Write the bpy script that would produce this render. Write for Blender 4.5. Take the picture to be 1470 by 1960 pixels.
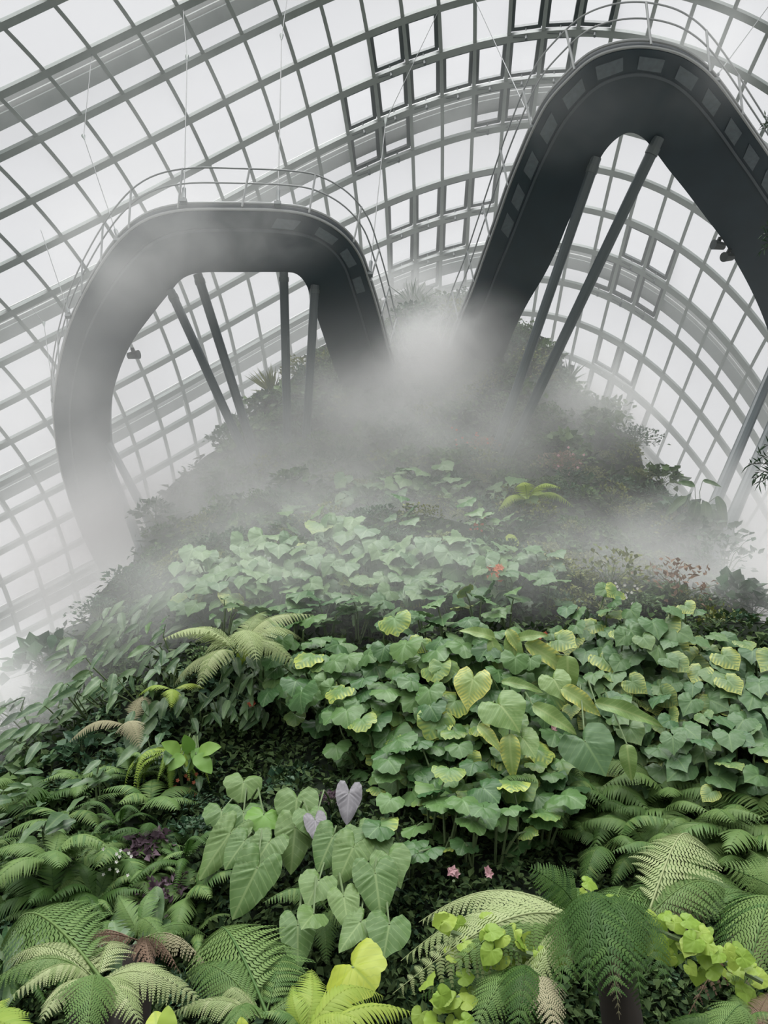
import bpy, bmesh, math, random
import numpy as np
from mathutils import Vector, Matrix, Euler
from mathutils.bvhtree import BVHTree

for o in list(bpy.data.objects):
    bpy.data.objects.remove(o)
S = bpy.context.scene
COL = S.collection
R = random.Random(7)
PI = math.pi

# ------------------------------------------------------------------ camera
CAM = Vector((0, 0, 1.7))
PITCH = math.radians(26.4)
F = 1450.0
cd = bpy.data.cameras.new('camera')
cd.sensor_fit = 'VERTICAL'; cd.sensor_height = 36; cd.lens = F / 1960 * 36
cd.clip_start = 0.05; cd.clip_end = 500
cam = bpy.data.objects.new('camera', cd); COL.objects.link(cam)
cam.location = CAM; cam.rotation_euler = (PI / 2 + PITCH, 0, 0)
S.camera = cam

# ------------------------------------------------------------------ sky and sun
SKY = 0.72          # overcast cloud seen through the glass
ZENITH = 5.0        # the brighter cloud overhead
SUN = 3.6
w = bpy.data.worlds.new('overcast'); S.world = w; w.use_nodes = True
nt = w.node_tree; nt.nodes.clear()
o_ = nt.nodes.new('ShaderNodeOutputWorld'); bg = nt.nodes.new('ShaderNodeBackground')
tc = nt.nodes.new('ShaderNodeTexCoord'); sx = nt.nodes.new('ShaderNodeSeparateXYZ')
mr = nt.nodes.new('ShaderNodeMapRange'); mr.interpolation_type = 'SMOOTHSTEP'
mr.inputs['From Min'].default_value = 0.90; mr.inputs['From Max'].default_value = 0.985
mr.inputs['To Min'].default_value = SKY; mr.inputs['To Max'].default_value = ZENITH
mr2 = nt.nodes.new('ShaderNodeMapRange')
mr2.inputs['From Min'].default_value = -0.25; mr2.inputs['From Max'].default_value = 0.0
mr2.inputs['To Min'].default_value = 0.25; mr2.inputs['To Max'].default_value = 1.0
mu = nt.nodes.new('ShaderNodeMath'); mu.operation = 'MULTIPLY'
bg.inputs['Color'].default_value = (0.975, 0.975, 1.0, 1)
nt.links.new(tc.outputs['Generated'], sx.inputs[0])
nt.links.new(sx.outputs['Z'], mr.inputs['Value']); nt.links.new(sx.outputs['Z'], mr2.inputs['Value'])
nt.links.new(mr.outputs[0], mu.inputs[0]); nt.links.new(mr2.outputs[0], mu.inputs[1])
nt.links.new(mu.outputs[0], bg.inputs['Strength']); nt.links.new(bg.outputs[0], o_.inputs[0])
sd = bpy.data.lights.new('sun', 'SUN'); sd.energy = SUN; sd.angle = math.radians(70); sd.color = (1.0, 0.985, 0.95)
so = bpy.data.objects.new('sun', sd); COL.objects.link(so)
so.rotation_euler = Vector((0.12, 0.42, -1)).to_track_quat('-Z', 'Y').to_euler()

S.view_settings.view_transform = 'Standard'; S.view_settings.look = 'None'
S.view_settings.exposure = 0.0; S.view_settings.gamma = 1.0; S.view_settings.use_curve_mapping = False
S.cycles.max_bounces = 6; S.cycles.diffuse_bounces = 2; S.cycles.glossy_bounces = 2
S.cycles.transmission_bounces = 4; S.cycles.transparent_max_bounces = 12; S.cycles.volume_bounces = 2
S.cycles.caustics_reflective = False; S.cycles.caustics_refractive = False
S.cycles.use_denoising = True
S.cycles.volume_step_rate = 2.5; S.cycles.volume_max_steps = 64
S.cycles.use_adaptive_sampling = True; S.cycles.adaptive_threshold = 0.03

# ------------------------------------------------------------------ helpers
def ray(px, py):
    r = Vector(((px - 735) / F, 1, (980 - py) / F))
    return Vector((r.x, math.cos(PITCH) - r.z * math.sin(PITCH), math.sin(PITCH) + r.z * math.cos(PITCH)))
def at_y(px, py, y):
    d = ray(px, py); return CAM + d * (y / d.y)
def at_z(px, py, h):
    d = ray(px, py); return CAM + d * (h / d.z)
def at_t(px, py, t):
    return CAM + ray(px, py).normalized() * t

class MB:
    def __init__(s):
        s.v = []; s.f = []; s.uv = []; s.e = []; s.r = []; s.mi = []; s.m = 0; s.rv = 0.5
    def vert(s, p, uv=(0, 0), e=0.0):
        s.v.append(tuple(p)); s.uv.append(uv); s.e.append(e); s.r.append(s.rv); return len(s.v) - 1
    def face(s, *ix):
        s.f.append(ix); s.mi.append(s.m)
    def box(s, c, sx, sy, sz, M=None):
        b = len(s.v)
        for x in (-1, 1):
            for y in (-1, 1):
                for z in (-1, 1):
                    p = Vector((x * sx / 2, y * sy / 2, z * sz / 2))
                    if M: p = M @ p
                    s.vert(Vector(c) + p)
        for q in ((0, 1, 3, 2), (4, 6, 7, 5), (0, 4, 5, 1), (2, 3, 7, 6), (0, 2, 6, 4), (1, 5, 7, 3)):
            s.face(*[b + k for k in q])
    def tube(s, pts, r, n=8, r2=None, cap=True):
        pts = [Vector(p) for p in pts]; k = len(pts); rings = []
        up0 = None
        for i, p in enumerate(pts):
            t = (pts[min(i + 1, k - 1)] - pts[max(i - 1, 0)]).normalized()
            a = up0 if up0 is not None else (Vector((0, 0, 1)) if abs(t.z) < .9 else Vector((1, 0, 0)))
            x = t.cross(a).normalized(); y = x.cross(t).normalized(); up0 = y
            rr = r if r2 is None else r + (r2 - r) * i / max(1, k - 1)
            rings.append([s.vert(p + x * math.cos(2 * PI * j / n) * rr + y * math.sin(2 * PI * j / n) * rr) for j in range(n)])
        for i in range(k - 1):
            for j in range(n):
                s.face(rings[i][j], rings[i][(j + 1) % n], rings[i + 1][(j + 1) % n], rings[i + 1][j])
        if cap:
            s.face(*rings[0][::-1]); s.face(*rings[-1])
    def strip(s, secs):
        """closed cross sections swept: list of lists of points"""
        n = len(secs[0]); rings = [[s.vert(p) for p in q] for q in secs]
        for i in range(len(secs) - 1):
            for j in range(n):
                s.face(rings[i][j], rings[i][(j + 1) % n], rings[i + 1][(j + 1) % n], rings[i + 1][j])
        s.face(*rings[0][::-1]); s.face(*rings[-1])
    def mesh(s, name, mats, smooth=False):
        me = bpy.data.meshes.new(name)
        me.from_pydata(s.v, [], s.f)
        if not isinstance(mats, (list, tuple)): mats = [mats]
        for m in mats: me.materials.append(m)
        if len(mats) > 1: me.polygons.foreach_set('material_index', s.mi)
        ul = me.uv_layers.new(name='UVMap')
        li = np.empty(len(me.loops), np.int32); me.loops.foreach_get('vertex_index', li)
        ul.data.foreach_set('uv', np.array(s.uv, np.float32)[li].ravel())
        for nm, d in (('edge', s.e), ('rnd', s.r)):
            at = me.attributes.new(nm, 'FLOAT', 'POINT'); at.data.foreach_set('value', np.array(d, np.float32))
        if smooth: me.polygons.foreach_set('use_smooth', [True] * len(me.polygons))
        me.update(); return me

def link(name, me, parent=None, M=None):
    o = bpy.data.objects.new(name, me); COL.objects.link(o)
    if parent is not None: o.parent = parent
    if M is not None: o.matrix_basis = M
    return o
def tag(o, label, cat, group=None, kind=None):
    o['label'] = label
    if cat: o['category'] = cat
    if group: o['group'] = group
    if kind: o['kind'] = kind
    return o
def thing(name, label, cat, loc=(0, 0, 0), group=None):
    o = bpy.data.objects.new(name, None); COL.objects.link(o); o.location = loc
    o.empty_display_size = .1
    return tag(o, label, cat, group)
def struct(name, me, label=None, parent=None):
    o = link(name, me, parent); o['kind'] = 'structure'
    if label: o['label'] = label
    return o
def copy_tree(src, M, label=None, group=None):
    """a thing and each of its parts, copied"""
    c = src.copy(); COL.objects.link(c); c.matrix_basis = M
    for ch in list(src.children):
        d = ch.copy(); COL.objects.link(d); d.parent = c
    if label: c['label'] = label
    if group: c['group'] = group
    return c

# ------------------------------------------------------------------ materials
def mat(name, col, rough=0.5, metal=0.0, noise=0.0, nscale=6.0, spec=0.5):
    m = bpy.data.materials.new(name); m.use_nodes = True; n = m.node_tree.nodes; L = m.node_tree.links
    b = n['Principled BSDF']; b.inputs['Roughness'].default_value = rough; b.inputs['Metallic'].default_value = metal
    b.inputs['Base Color'].default_value = (*col, 1); b.inputs['Specular IOR Level'].default_value = spec
    if noise:
        t = n.new('ShaderNodeTexCoord'); x = n.new('ShaderNodeTexNoise'); x.inputs['Scale'].default_value = nscale; x.inputs['Detail'].default_value = 4
        mx = n.new('ShaderNodeMix'); mx.data_type = 'RGBA'
        mx.inputs['A'].default_value = (*[c * (1 - noise) for c in col], 1); mx.inputs['B'].default_value = (*[min(1, c * (1 + noise)) for c in col], 1)
        L.new(t.outputs['Object'], x.inputs['Vector']); L.new(x.outputs['Fac'], mx.inputs['Factor']); L.new(mx.outputs['Result'], b.inputs['Base Color'])
    return m

class NG:
    """tiny node graph writer"""
    def __init__(s, m): s.n = m.node_tree.nodes; s.l = m.node_tree.links
    def _in(s, sock, v):
        if isinstance(v, bpy.types.NodeSocket): s.l.new(v, sock)
        else: sock.default_value = v
    def math(s, op, a, b=0.0, c=None, clamp=False):
        x = s.n.new('ShaderNodeMath'); x.operation = op; x.use_clamp = clamp
        s._in(x.inputs[0], a); s._in(x.inputs[1], b)
        if c is not None: s._in(x.inputs[2], c)
        return x.outputs[0]
    def ramp(s, v, a, b, c=0.0, d=1.0, smooth=True):
        x = s.n.new('ShaderNodeMapRange'); x.interpolation_type = 'SMOOTHSTEP' if smooth else 'LINEAR'
        s._in(x.inputs['Value'], v); s._in(x.inputs['From Min'], a); s._in(x.inputs['From Max'], b); s._in(x.inputs['To Min'], c); s._in(x.inputs['To Max'], d)
        return x.outputs[0]
    def mix(s, f, a, b):
        x = s.n.new('ShaderNodeMix'); x.data_type = 'RGBA'
        for k, v in (('Factor', f), ('A', a), ('B', b)):
            s._in(x.inputs[k], v if isinstance(v, (bpy.types.NodeSocket, float, int)) else (*v, 1))
        return x.outputs['Result']
    def attr(s, name):
        x = s.n.new('ShaderNodeAttribute'); x.attribute_name = name; return x.outputs['Fac']

def leaf_mat(name, a, b, vein=None, yellow=None, yamt=0.0, rough=0.48, trans=0.25, spec=0.28, veinw=.10, freq=7.5):
    """two leaf greens mixed by the object's and the leaf's random number, veins and yellow patches from the leaf's own UV"""
    m = bpy.data.materials.new(name); m.use_nodes = True; g = NG(m); n = g.n
    b_ = n['Principled BSDF']
    oi = n.new('ShaderNodeObjectInfo'); rn = g.math('FRACT', g.math('ADD', oi.outputs['Random'], g.attr('rnd')))
    col = g.mix(rn, a, b)
    if vein or yellow:
        uv = n.new('ShaderNodeUVMap'); sp = n.new('ShaderNodeSeparateXYZ'); g.l.new(uv.outputs[0], sp.inputs[0])
        ax = g.math('ABSOLUTE', g.math('SUBTRACT', sp.outputs[0], 0.5))
        ph = g.math('MULTIPLY', g.math('SUBTRACT', sp.outputs[1], g.math('MULTIPLY', ax, 0.7)), freq)
        tri = g.math('ABSOLUTE', g.math('SUBTRACT', g.math('FRACT', ph), 0.5))   # 0 between veins .. .5 on a vein
        ve = g.ramp(tri, 0.5 - veinw, 0.5); mid = g.ramp(ax, 0.03, 0.008)
        vm = g.math('MAXIMUM', g.math('MULTIPLY', ve, 0.75), mid)
        if yellow:
            ed = g.attr('edge')
            ym = g.math('MULTIPLY', g.ramp(ed, 0.35, 1.0), g.ramp(tri, 0.48, 0.05))
            ym = g.math('MAXIMUM', ym, g.ramp(ed, 0.9, 1.0))
            ym = g.math('MULTIPLY', ym, g.ramp(rn, 1 - yamt, min(1.0, 1.35 - yamt)))
            col = g.mix(ym, col, yellow)
        if vein: col = g.mix(g.math('MULTIPLY', vm, 0.42), col, vein)
    g.l.new(col, b_.inputs['Base Color'])
    b_.inputs['Roughness'].default_value = rough; b_.inputs['Specular IOR Level'].default_value = spec
    if trans:
        t = n.new('ShaderNodeBsdfTranslucent'); g.l.new(col, t.inputs['Color'])
        mx = n.new('ShaderNodeMixShader'); mx.inputs[0].default_value = trans
        g.l.new(b_.outputs[0], mx.inputs[1]); g.l.new(t.outputs[0], mx.inputs[2]); g.l.new(mx.outputs[0], n['Material Output'].inputs['Surface'])
    return m

STEEL = mat('grey_green_steel', (.20, .235, .222), .5, .0, .15, 3)
STEEL_DARK = mat('dark_steel', (.07, .09, .092), .5)
STEEL_PALE = mat('pale_steel', (.55, .57, .56), .5, 0, .1, 2)
CABLE = mat('cable_steel', (.13, .145, .145), .5, .0)
SOFFIT = mat('walkway_soffit', (.013, .028, .038), .6, 0, .3, 1.5)
SOFFIT_LIP = mat('walkway_lip', (.05, .066, .078), .5)
GRATE = mat('floor_grate', (.085, .11, .125), .6, 0, .4, 9)
RAIL = mat('rail_steel', (.30, .32, .32), .35, .2)
POLE = mat('strut_paint', (.06, .08, .085), .45)
LAMP = mat('lamp_black', (.04, .05, .05), .5)
SOIL = mat('mossy_soil', (.010, .015, .009), .95, 0, .5, 2.5, .1)
GROUND = mat('dark_ground', (.02, .022, .017), .95, 0, .4, 1.5, .1)
BOUNCE_FLOOR = mat('pale_bounce_floor', (.30, .29, .27), .8, 0, .15, 2)
STEM = mat('stem_green', (.10, .15, .06), .6, 0, .2, 4)
BARK = mat('bark_brown', (.020, .016, .012), .9, 0, .4, 6)
CONCRETE = mat('planter_edge', (.38, .38, .36), .8, 0, .2, 3)

def glass_mat():
    m = bpy.data.materials.new('roof_glass'); m.use_nodes = True; n = m.node_tree.nodes; L = m.node_tree.links
    n.remove(n['Principled BSDF'])
    t = n.new('ShaderNodeBsdfTransparent'); t.inputs[0].default_value = (.97, .98, .98, 1)
    g = n.new('ShaderNodeBsdfGlossy'); g.inputs['Roughness'].default_value = .08; g.inputs['Color'].default_value = (.9, .93, .93, 1)
    mx = n.new('ShaderNodeMixShader'); mx.inputs[0].default_value = .035
    d = n.new('ShaderNodeBsdfTranslucent'); d.inputs['Color'].default_value = (.95, .96, .97, 1)      # whitish veil added to the panes to lighten the arches behind
    m2 = n.new('ShaderNodeMixShader'); m2.inputs[0].default_value = .10
    L.new(t.outputs[0], m2.inputs[1]); L.new(d.outputs[0], m2.inputs[2])
    L.new(m2.outputs[0], mx.inputs[1]); L.new(g.outputs[0], mx.inputs[2]); L.new(mx.outputs[0], n['Material Output'].inputs['Surface'])
    return m
GLASS = glass_mat()

HEART_A = leaf_mat('heart_leaf_green', (.060, .135, .055), (.125, .210, .085), (.24, .34, .17), None, 0, .38, .14)
HEART_V = leaf_mat('heart_leaf_yellow_edged', (.058, .130, .055), (.115, .195, .070), (.17, .27, .10), (.38, .42, .11), .38, .42, .14)
IVY_A = leaf_mat('scalloped_leaf_green', (.042, .110, .036), (.110, .205, .062), (.20, .32, .14), (.40, .46, .10), .18, .38, .14)
BIG_A = leaf_mat('elephant_ear_green', (.072, .145, .040), (.125, .205, .062), (.25, .34, .14), None, 0, .45, .12, .28, .11, 6.5)
BIG_Y = leaf_mat('elephant_ear_yellow', (.26, .36, .035), (.35, .42, .045), (.17, .28, .04), None, 0, .42, .25, .4, .12, 6.5)
BIG_P = leaf_mat('elephant_ear_purple', (.135, .135, .150), (.165, .160, .175), (.25, .24, .26), None, 0, .45, .1, .4, .1, 6.5)
LONG_A = leaf_mat('long_leaf_green', (.130, .230, .060), (.215, .310, .090), (.34, .42, .16), (.50, .50, .12), .45, .4, .2, .4, .12, 11)
OBL_A = leaf_mat('oblong_leaf_green', (.035, .085, .034), (.085, .155, .058), (.16, .24, .10), None, 0, .4, .15, .4, .1, 9)
SHRUB_A = leaf_mat('shrub_green', (.040, .095, .034), (.115, .190, .060), trans=.15)
SHRUB_B = leaf_mat('shrub_olive', (.10, .135, .038), (.22, .24, .070), trans=.15)
SHRUB_C = leaf_mat('shrub_teal', (.028, .075, .040), (.075, .140, .070), trans=.15)
SHRUB_R = leaf_mat('shrub_russet', (.20, .13, .085), (.30, .20, .13))
PURP = leaf_mat('purple_leaf', (.075, .050, .065), (.13, .085, .11))
PADDLE = leaf_mat('paddle_leaf', (.12, .26, .045), (.20, .34, .07), None, None, 0, .4, .25)
TUFT = leaf_mat('tufted_fern', (.14, .25, .035), (.26, .36, .055), None, None, 0, .5, .3, .3)
LIME = leaf_mat('lime_leaf', (.22, .36, .05), (.36, .48, .09), None, None, 0, .4, .35)
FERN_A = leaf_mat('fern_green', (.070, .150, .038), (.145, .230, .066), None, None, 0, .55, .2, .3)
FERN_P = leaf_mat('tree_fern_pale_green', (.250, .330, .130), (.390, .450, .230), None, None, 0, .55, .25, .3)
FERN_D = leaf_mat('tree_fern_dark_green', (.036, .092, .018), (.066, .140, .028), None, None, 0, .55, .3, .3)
FERN_L = leaf_mat('fern_lime', (.22, .34, .050), (.34, .43, .080), None, None, 0, .5, .35, .3)
FERN_B = leaf_mat('dead_frond_brown', (.16, .105, .075), (.24, .17, .125), None, None, 0, .8, .15, .1)
FERN_T = leaf_mat('fading_frond_tan', (.29, .28, .17), (.36, .34, .22), None, None, 0, .8, .2, .1)
MOSS = leaf_mat('groundcover_green', (.016, .038, .014), (.070, .110, .038), None, None, 0, .7, .1, .15)
RED = leaf_mat('red_flower', (.45, .10, .06), (.55, .20, .12), None, None, 0, .6, .2, .2)
ORANGE = leaf_mat('orange_flower', (.66, .22, .13), (.75, .32, .20), None, None, 0, .6, .2, .2)
PINK = leaf_mat('pink_flower', (.62, .34, .38), (.72, .48, .50), None, None, 0, .6, .2, .2)
WHITE = leaf_mat('white_flower', (.72, .72, .68), (.8, .8, .76), None, None, 0, .6, .2, .2)
CONIFER = leaf_mat('conifer_dark', (.016, .042, .018), (.030, .065, .028), None, None, 0, .6, .1, .3)

# ------------------------------------------------------------------ mountain (setting)
def interp(tab, z):
    zs = [t[0] for t in tab]
    return np.array([np.interp(z, zs, [t[1][k] for t in tab]) for k in range(len(tab[0][1]))])
FRONT = [(-1.8, (4.7,)), (0, (6.3,)), (1.2, (7.9,)), (2.6, (9.9,)), (5.3, (13.1,)), (8.1, (16.0,)), (12, (19.2,)), (16.4, (21.2,)), (20.3, (22.6,)), (22, (23.8,)), (23.1, (25.0,))]
LEFT = [(-1.8, (-9, 8.5)), (0, (-6.2, 9.6)), (1.0, (-5.3, 10.8)), (2.24, (-5.55, 12)), (3.57, (-6.05, 14)), (6.1, (-6.3, 17)), (10.4, (-6.7, 21)), (14.6, (-5.4, 23.5)), (16.9, (-4.2, 24.5)), (19.7, (-2.0, 25.5)), (22, (.2, 25.7)), (23.1, (1.0, 25.7))]
RIGHT = [(-1.8, (9.8, 8.5)), (0, (8.6, 9.6)), (4.2, (6.6, 13)), (6.6, (7.4, 16)), (9.4, (8.1, 19)), (12.3, (8.1, 21)), (17.5, (7.1, 24)), (20.1, (6.2, 25)), (22, (3.4, 25.6)), (23.1, (2.0, 25.6))]
BUMPS = []   # (centre, radius, height) filled from places on the slope below
def hashnoise(p):
    return (math.sin(p[0] * 1.7 + 1.3 * math.sin(p[2] * .9)) + math.sin(p[2] * 2.1 + p[1] * .7 + 1.1 * math.sin(p[0] * 1.1)) + .6 * math.sin(p[0] * 3.9 + p[1] * 2.3) * math.sin(p[2] * 3.3)) / 2.6
def mountain_mesh():
    NZ, NA = 110, 150
    m = MB(); rows = []
    zs = np.linspace(-1.8, 23.1, NZ)
    for z in zs:
        yf = interp(FRONT, z)[0]; l = interp(LEFT, z); r = interp(RIGHT, z); cx = (l[0] + r[0]) / 2; a = (r[0] - l[0]) / 2
        row = []
        for k in range(NA):
            th = 2 * PI * k / NA
            c = math.cos(th); s = math.sin(th)
            ys = l[1] + (r[1] - l[1]) * (1 + c) / 2
            x = cx + a * c
            if s >= 0:
                y = ys - (ys - yf) * s ** .9
            else:
                y = ys + min(7, 1.0 * a + .5) * (-s)
            p = Vector((x, y, z + 1.7))
            out = Vector((c / max(a, .5), -s / max(abs(ys - yf), .5), .15)).normalized()
            p += out * .34 * hashnoise(p)
            for bc, br, bh in BUMPS:
                d2 = (p - bc).length_squared / (br * br)
                if d2 < 6: p += out * bh * math.exp(-d2)
            row.append(m.vert(p))
        rows.append(row)
    for i in range(NZ - 1):
        for k in range(NA):
            m.face(rows[i][k], rows[i][(k + 1) % NA], rows[i + 1][(k + 1) % NA], rows[i + 1][k])
    m.face(*rows[-1])
    for i, f in enumerate(m.f): m.f[i] = f[::-1]
    return m
def make_bvh(m): return BVHTree.FromPolygons([Vector(v) for v in m.v], m.f)
b0 = make_bvh(mountain_mesh())
for (px, py, br, bh) in ((1260, 1330, 2.3, .9), (1400, 1420, 2.0, .6), (720, 1120, 3.0, .75), (960, 1140, 2.4, .5), (780, 1330, 1.6, .5), (500, 1150, 2.2, .4), (440, 1320, 1.2, .35)):
    h = b0.ray_cast(CAM, ray(px, py).normalized())
    if h[0]: BUMPS.append((h[0], br, bh))
mm = mountain_mesh()
BVH = make_bvh(mm)
mo = struct('mountain', mm.mesh('mountain', SOIL, True), 'steep planted artificial mountain rising into the mist')
def hit(px, py):
    h = BVH.ray_cast(CAM, ray(px, py).normalized())
    if h[0] is None: return None, None
    n = h[1]
    if n.dot(ray(px, py)) > 0: n = -n
    return h[0], n

def hit_below(px, py):
    for dy in range(0, 400, 8):
        h, n = hit(px, py + dy)
        if h is not None: return h, n
g = MB(); k = 64
ring = [g.vert((70 * math.cos(2 * PI * i / k), 15 + 70 * math.sin(2 * PI * i / k), 0)) for i in range(k)]
g.face(*ring)
struct('floor', g.mesh('floor', BOUNCE_FLOOR), 'conservatory floor out of view, made pale to bounce light upward')  # unseen floor, its tone set pale to bounce light onto steel and undersides
g = MB(); k = 48
g.face(*[g.vert((13 * math.cos(2 * PI * i / k), 11.2 + 9.2 * math.sin(2 * PI * i / k), .04)) for i in range(k)])
struct('ground', g.mesh('planting_bed', GROUND), 'dark soil of the planting bed')

# ------------------------------------------------------------------ glass dome: smooth shell with a steel grid
DC = Vector((3, 10, -.3)); DS = Vector((38, 48, 40))
def shell(px, py, off=0.0):
    d = ray(px, py).normalized(); s = DS + Vector((off, off, off))
    U = Vector((d.x / s.x, d.y / s.y, d.z / s.z)); q = CAM - DC; Q = Vector((q.x / s.x, q.y / s.y, q.z / s.z))
    a = U.dot(U); b = U.dot(Q); c = Q.dot(Q) - 1
    return CAM + d * ((-b + math.sqrt(b * b - a * c)) / a)
def shell_n(p):
    q = p - DC; return Vector((q.x / DS.x ** 2, q.y / DS.y ** 2, q.z / DS.z ** 2)).normalized()
CO = [[792.22, 365.41], [861.15, -323.25], [40.25, 392.05], [5.95, 353.64], [-139.85, 25.42], [23.16, -122.07], [15.71, 590.35], [-337.98, 146.86], [-73.84, -14.59], [-114.63, -97.27], [122.47, -142.23], [-33.89, -131.9], [215.0, -23.97], [-52.87, 102.8], [88.82, 7.12], [27.98, 15.66], [-102.96, -15.74], [-9.54, -19.18], [-20.48, 2.96], [-5.17, 2.0], [14.88, 9.18]]
def grid(i, j):
    a = (i - 8) / 8; b = (j - 8) / 16; x = y = 0; k = 0
    for p in range(6):
        for q in range(6 - p):
            t = a ** p * b ** q; x += CO[k][0] * t; y += CO[k][1] * t; k += 1
    return x, y
def inside(i, j, m=330):
    x, y = grid(i, j); return -m < x < 1470 + m and -m < y < 1500
I0, I1, J0, J1 = -1, 18, -13, 30
def ok(i, j):
    if not (I0 <= i <= I1 and J0 <= j <= J1) or not inside(i, j): return False
    x, y = grid(i, j); x2, y2 = grid(i, j + .3); x3, y3 = grid(i + .3, j)
    return (x2 - x) * (y3 - y) - (y2 - y) * (x3 - x) > 8
def NP(i, j): return shell(*grid(i, j))

gm = MB(); vid = {}
def gv(i, j):
    if (i, j) not in vid: vid[(i, j)] = gm.vert(NP(i, j))
    return vid[(i, j)]
cells = [(i, j) for i in range(I0, I1) for j in range(J0, J1) if all(ok(a, b) for a, b in ((i, j), (i + 1, j), (i, j + 1), (i + 1, j + 1)))]
VENTS = [(4, 7), (4, 8), (4, 11), (4, 12), (4, 13), (5, 6), (5, 7), (5, 8), (5, 9), (5, 10), (5, 11), (5, 12), (6, 6), (6, 7), (6, 10), (6, 11), (8, 7), (8, 8), (8, 9), (8, 10), (9, 7), (9, 8), (9, 9), (10, 7), (10, 8),
         (9, 16), (9, 17), (10, 15), (10, 16), (10, 17), (12, 16), (12, 17), (13, 16), (13, 17), (13, 18)]
for (i, j) in cells:
    if (i, j) in VENTS: continue
    gm.face(gv(i, j), gv(i, j + 1), gv(i + 1, j + 1), gv(i + 1, j))
struct('window_1', gm.mesh('roof_glazing', GLASS), 'curved glass skin of the conservatory roof')

def beam(m, pts, wd, dp, off=0.0):
    """box section following the shell; depth dp goes inward from the glass"""
    secs = []; k = len(pts)
    for a in range(k):
        t = (pts[min(a + 1, k - 1)] - pts[max(a - 1, 0)]).normalized(); n = shell_n(pts[a]); x = t.cross(n).normalized()
        p = pts[a] + n * off
        secs.append([p + x * wd / 2 + n * .03, p - x * wd / 2 + n * .03, p - x * wd / 2 - n * dp, p + x * wd / 2 - n * dp])
    m.strip(secs)
def runs(lst):
    out = []; cur = []
    for k, v in lst:
        if v: cur.append(k)
        else:
            if len(cur) > 1: out.append(cur)
            cur = []
    if len(cur) > 1: out.append(cur)
    return out
nt_ = 0
for i in range(I0, I1 + 1):
    for run in runs([(j, ok(i, j)) for j in range(J0, J1 + 1)]):
        m = MB(); n = (len(run) - 1) * 3
        beam(m, [NP(i, run[0] + (run[-1] - run[0]) * a / n) for a in range(n + 1)], .30, .34)
        nt_ += 1; struct('trim_%d' % nt_, m.mesh('ring_beam', STEEL), 'grey steel hoop beam of the glass roof grid')
for j in range(J0, J1 + 1):
    for run in runs([(i, ok(i, j)) for i in range(I0, I1 + 1)]):
        m = MB(); n = (len(run) - 1) * 3
        beam(m, [NP(run[0] + (run[-1] - run[0]) * a / n, j) for a in range(n + 1)], .17, .30)
        nt_ += 1; struct('trim_%d' % nt_, m.mesh('glazing_bar', STEEL), 'slim grey steel glazing bar of the roof grid')
# great arches outside the glass
for ai in (2.62, 6.62, 10.62, 14.62):
    lst = [(j, ok(round(ai), j)) for j in range(J0, J1 + 1)]
    for run in runs(lst):
        n = (len(run) - 1) * 3
        js = [run[0] + (run[-1] - run[0]) * a / n for a in range(n + 1)]
        A = MB()
        pts = [shell(*grid(ai, j)) for j in js]
        beam(A, pts, .62, .10, .95); nt_ += 1
        o = struct('trim_%d' % nt_, A.mesh('arch_flange', STEEL), 'broad steel arch rib standing outside the glass')
        E_ = MB(); beam(E_, [shell(*grid(ai - .12, j)) for j in js], .40, .10, 1.25)
        struct('arch_stiffener', E_.mesh('arch_stiffener', STEEL_PALE), None, o)
        B = MB(); pts2 = [shell(*grid(ai - .22, j)) for j in js]; beam(B, pts2, .7, .08, 1.9)
        struct('arch_flange_upper', B.mesh('arch_flange_upper', STEEL_PALE), None, o)
        Cc = MB(); pts3 = [shell(*grid(ai + .05, j)) for j in js]; beam(Cc, pts3, .30, .9, 1.75)
        struct('arch_web', Cc.mesh('arch_web', STEEL), None, o)
        D = MB()
        for j in range(run[0] + 1, run[-1], 3):
            p = shell(*grid(ai, j)); D.tube([p + shell_n(p) * .9, NP(round(ai + .9), j)], .06, 6)
        if D.v: struct('arch_strut', D.mesh('arch_strut', STEEL_PALE), None, o)

# open vents: hinged at the upper edge, swung out at the lower edge
def bil(P, u, v): return P[0].lerp(P[1], u).lerp(P[3].lerp(P[2], u), v)
for (i, j) in VENTS:
    if (i, j) not in cells: continue
    P = [NP(i, j), NP(i, j + 1), NP(i + 1, j + 1), NP(i + 1, j)]
    c = sum(P, Vector()) / 4; n = shell_n(c); t = thing('roof_vent', 'dark framed glass roof vent swung open in the curved roof grid', 'window', c, 'open vents in the glass roof')
    Q = [bil(P, .06, .06), bil(P, .94, .06), bil(P, .94, .94) + n * .75, bil(P, .06, .94) + n * .75]
    f = MB()
    for a, b, wd in ((0, 1, .16), (1, 2, .30), (2, 3, .16), (3, 0, .30)):
        p, q = Q[a] - c, Q[b] - c; x = (q - p).normalized().cross(n).normalized() * wd / 2
        f.strip([[p + x, p - x, p - x - n * .3, p + x - n * .3], [q + x, q - x, q - x - n * .3, q + x - n * .3]])
    link('vent_frame', f.mesh('vent_frame', STEEL_DARK), t)
    p_ = MB(); ix = [p_.vert(q - c) for q in Q]; p_.face(*ix)
    link('vent_pane', p_.mesh('vent_pane', GLASS), t)
    a_ = MB(); s_ = bil(P, .5, .97) - c; e_ = (Q[2] + Q[3]) / 2 - c
    a_.tube([s_ - n * .3, e_], .045, 6); a_.tube([s_ - n * .75, s_ + n * .1], .07, 6); a_.tube([s_ - n * .45, bil(P, .12, .97) - c - n * .35], .02, 5)
    link('vent_actuator', a_.mesh('vent_actuator', STEEL_DARK), t)

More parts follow.
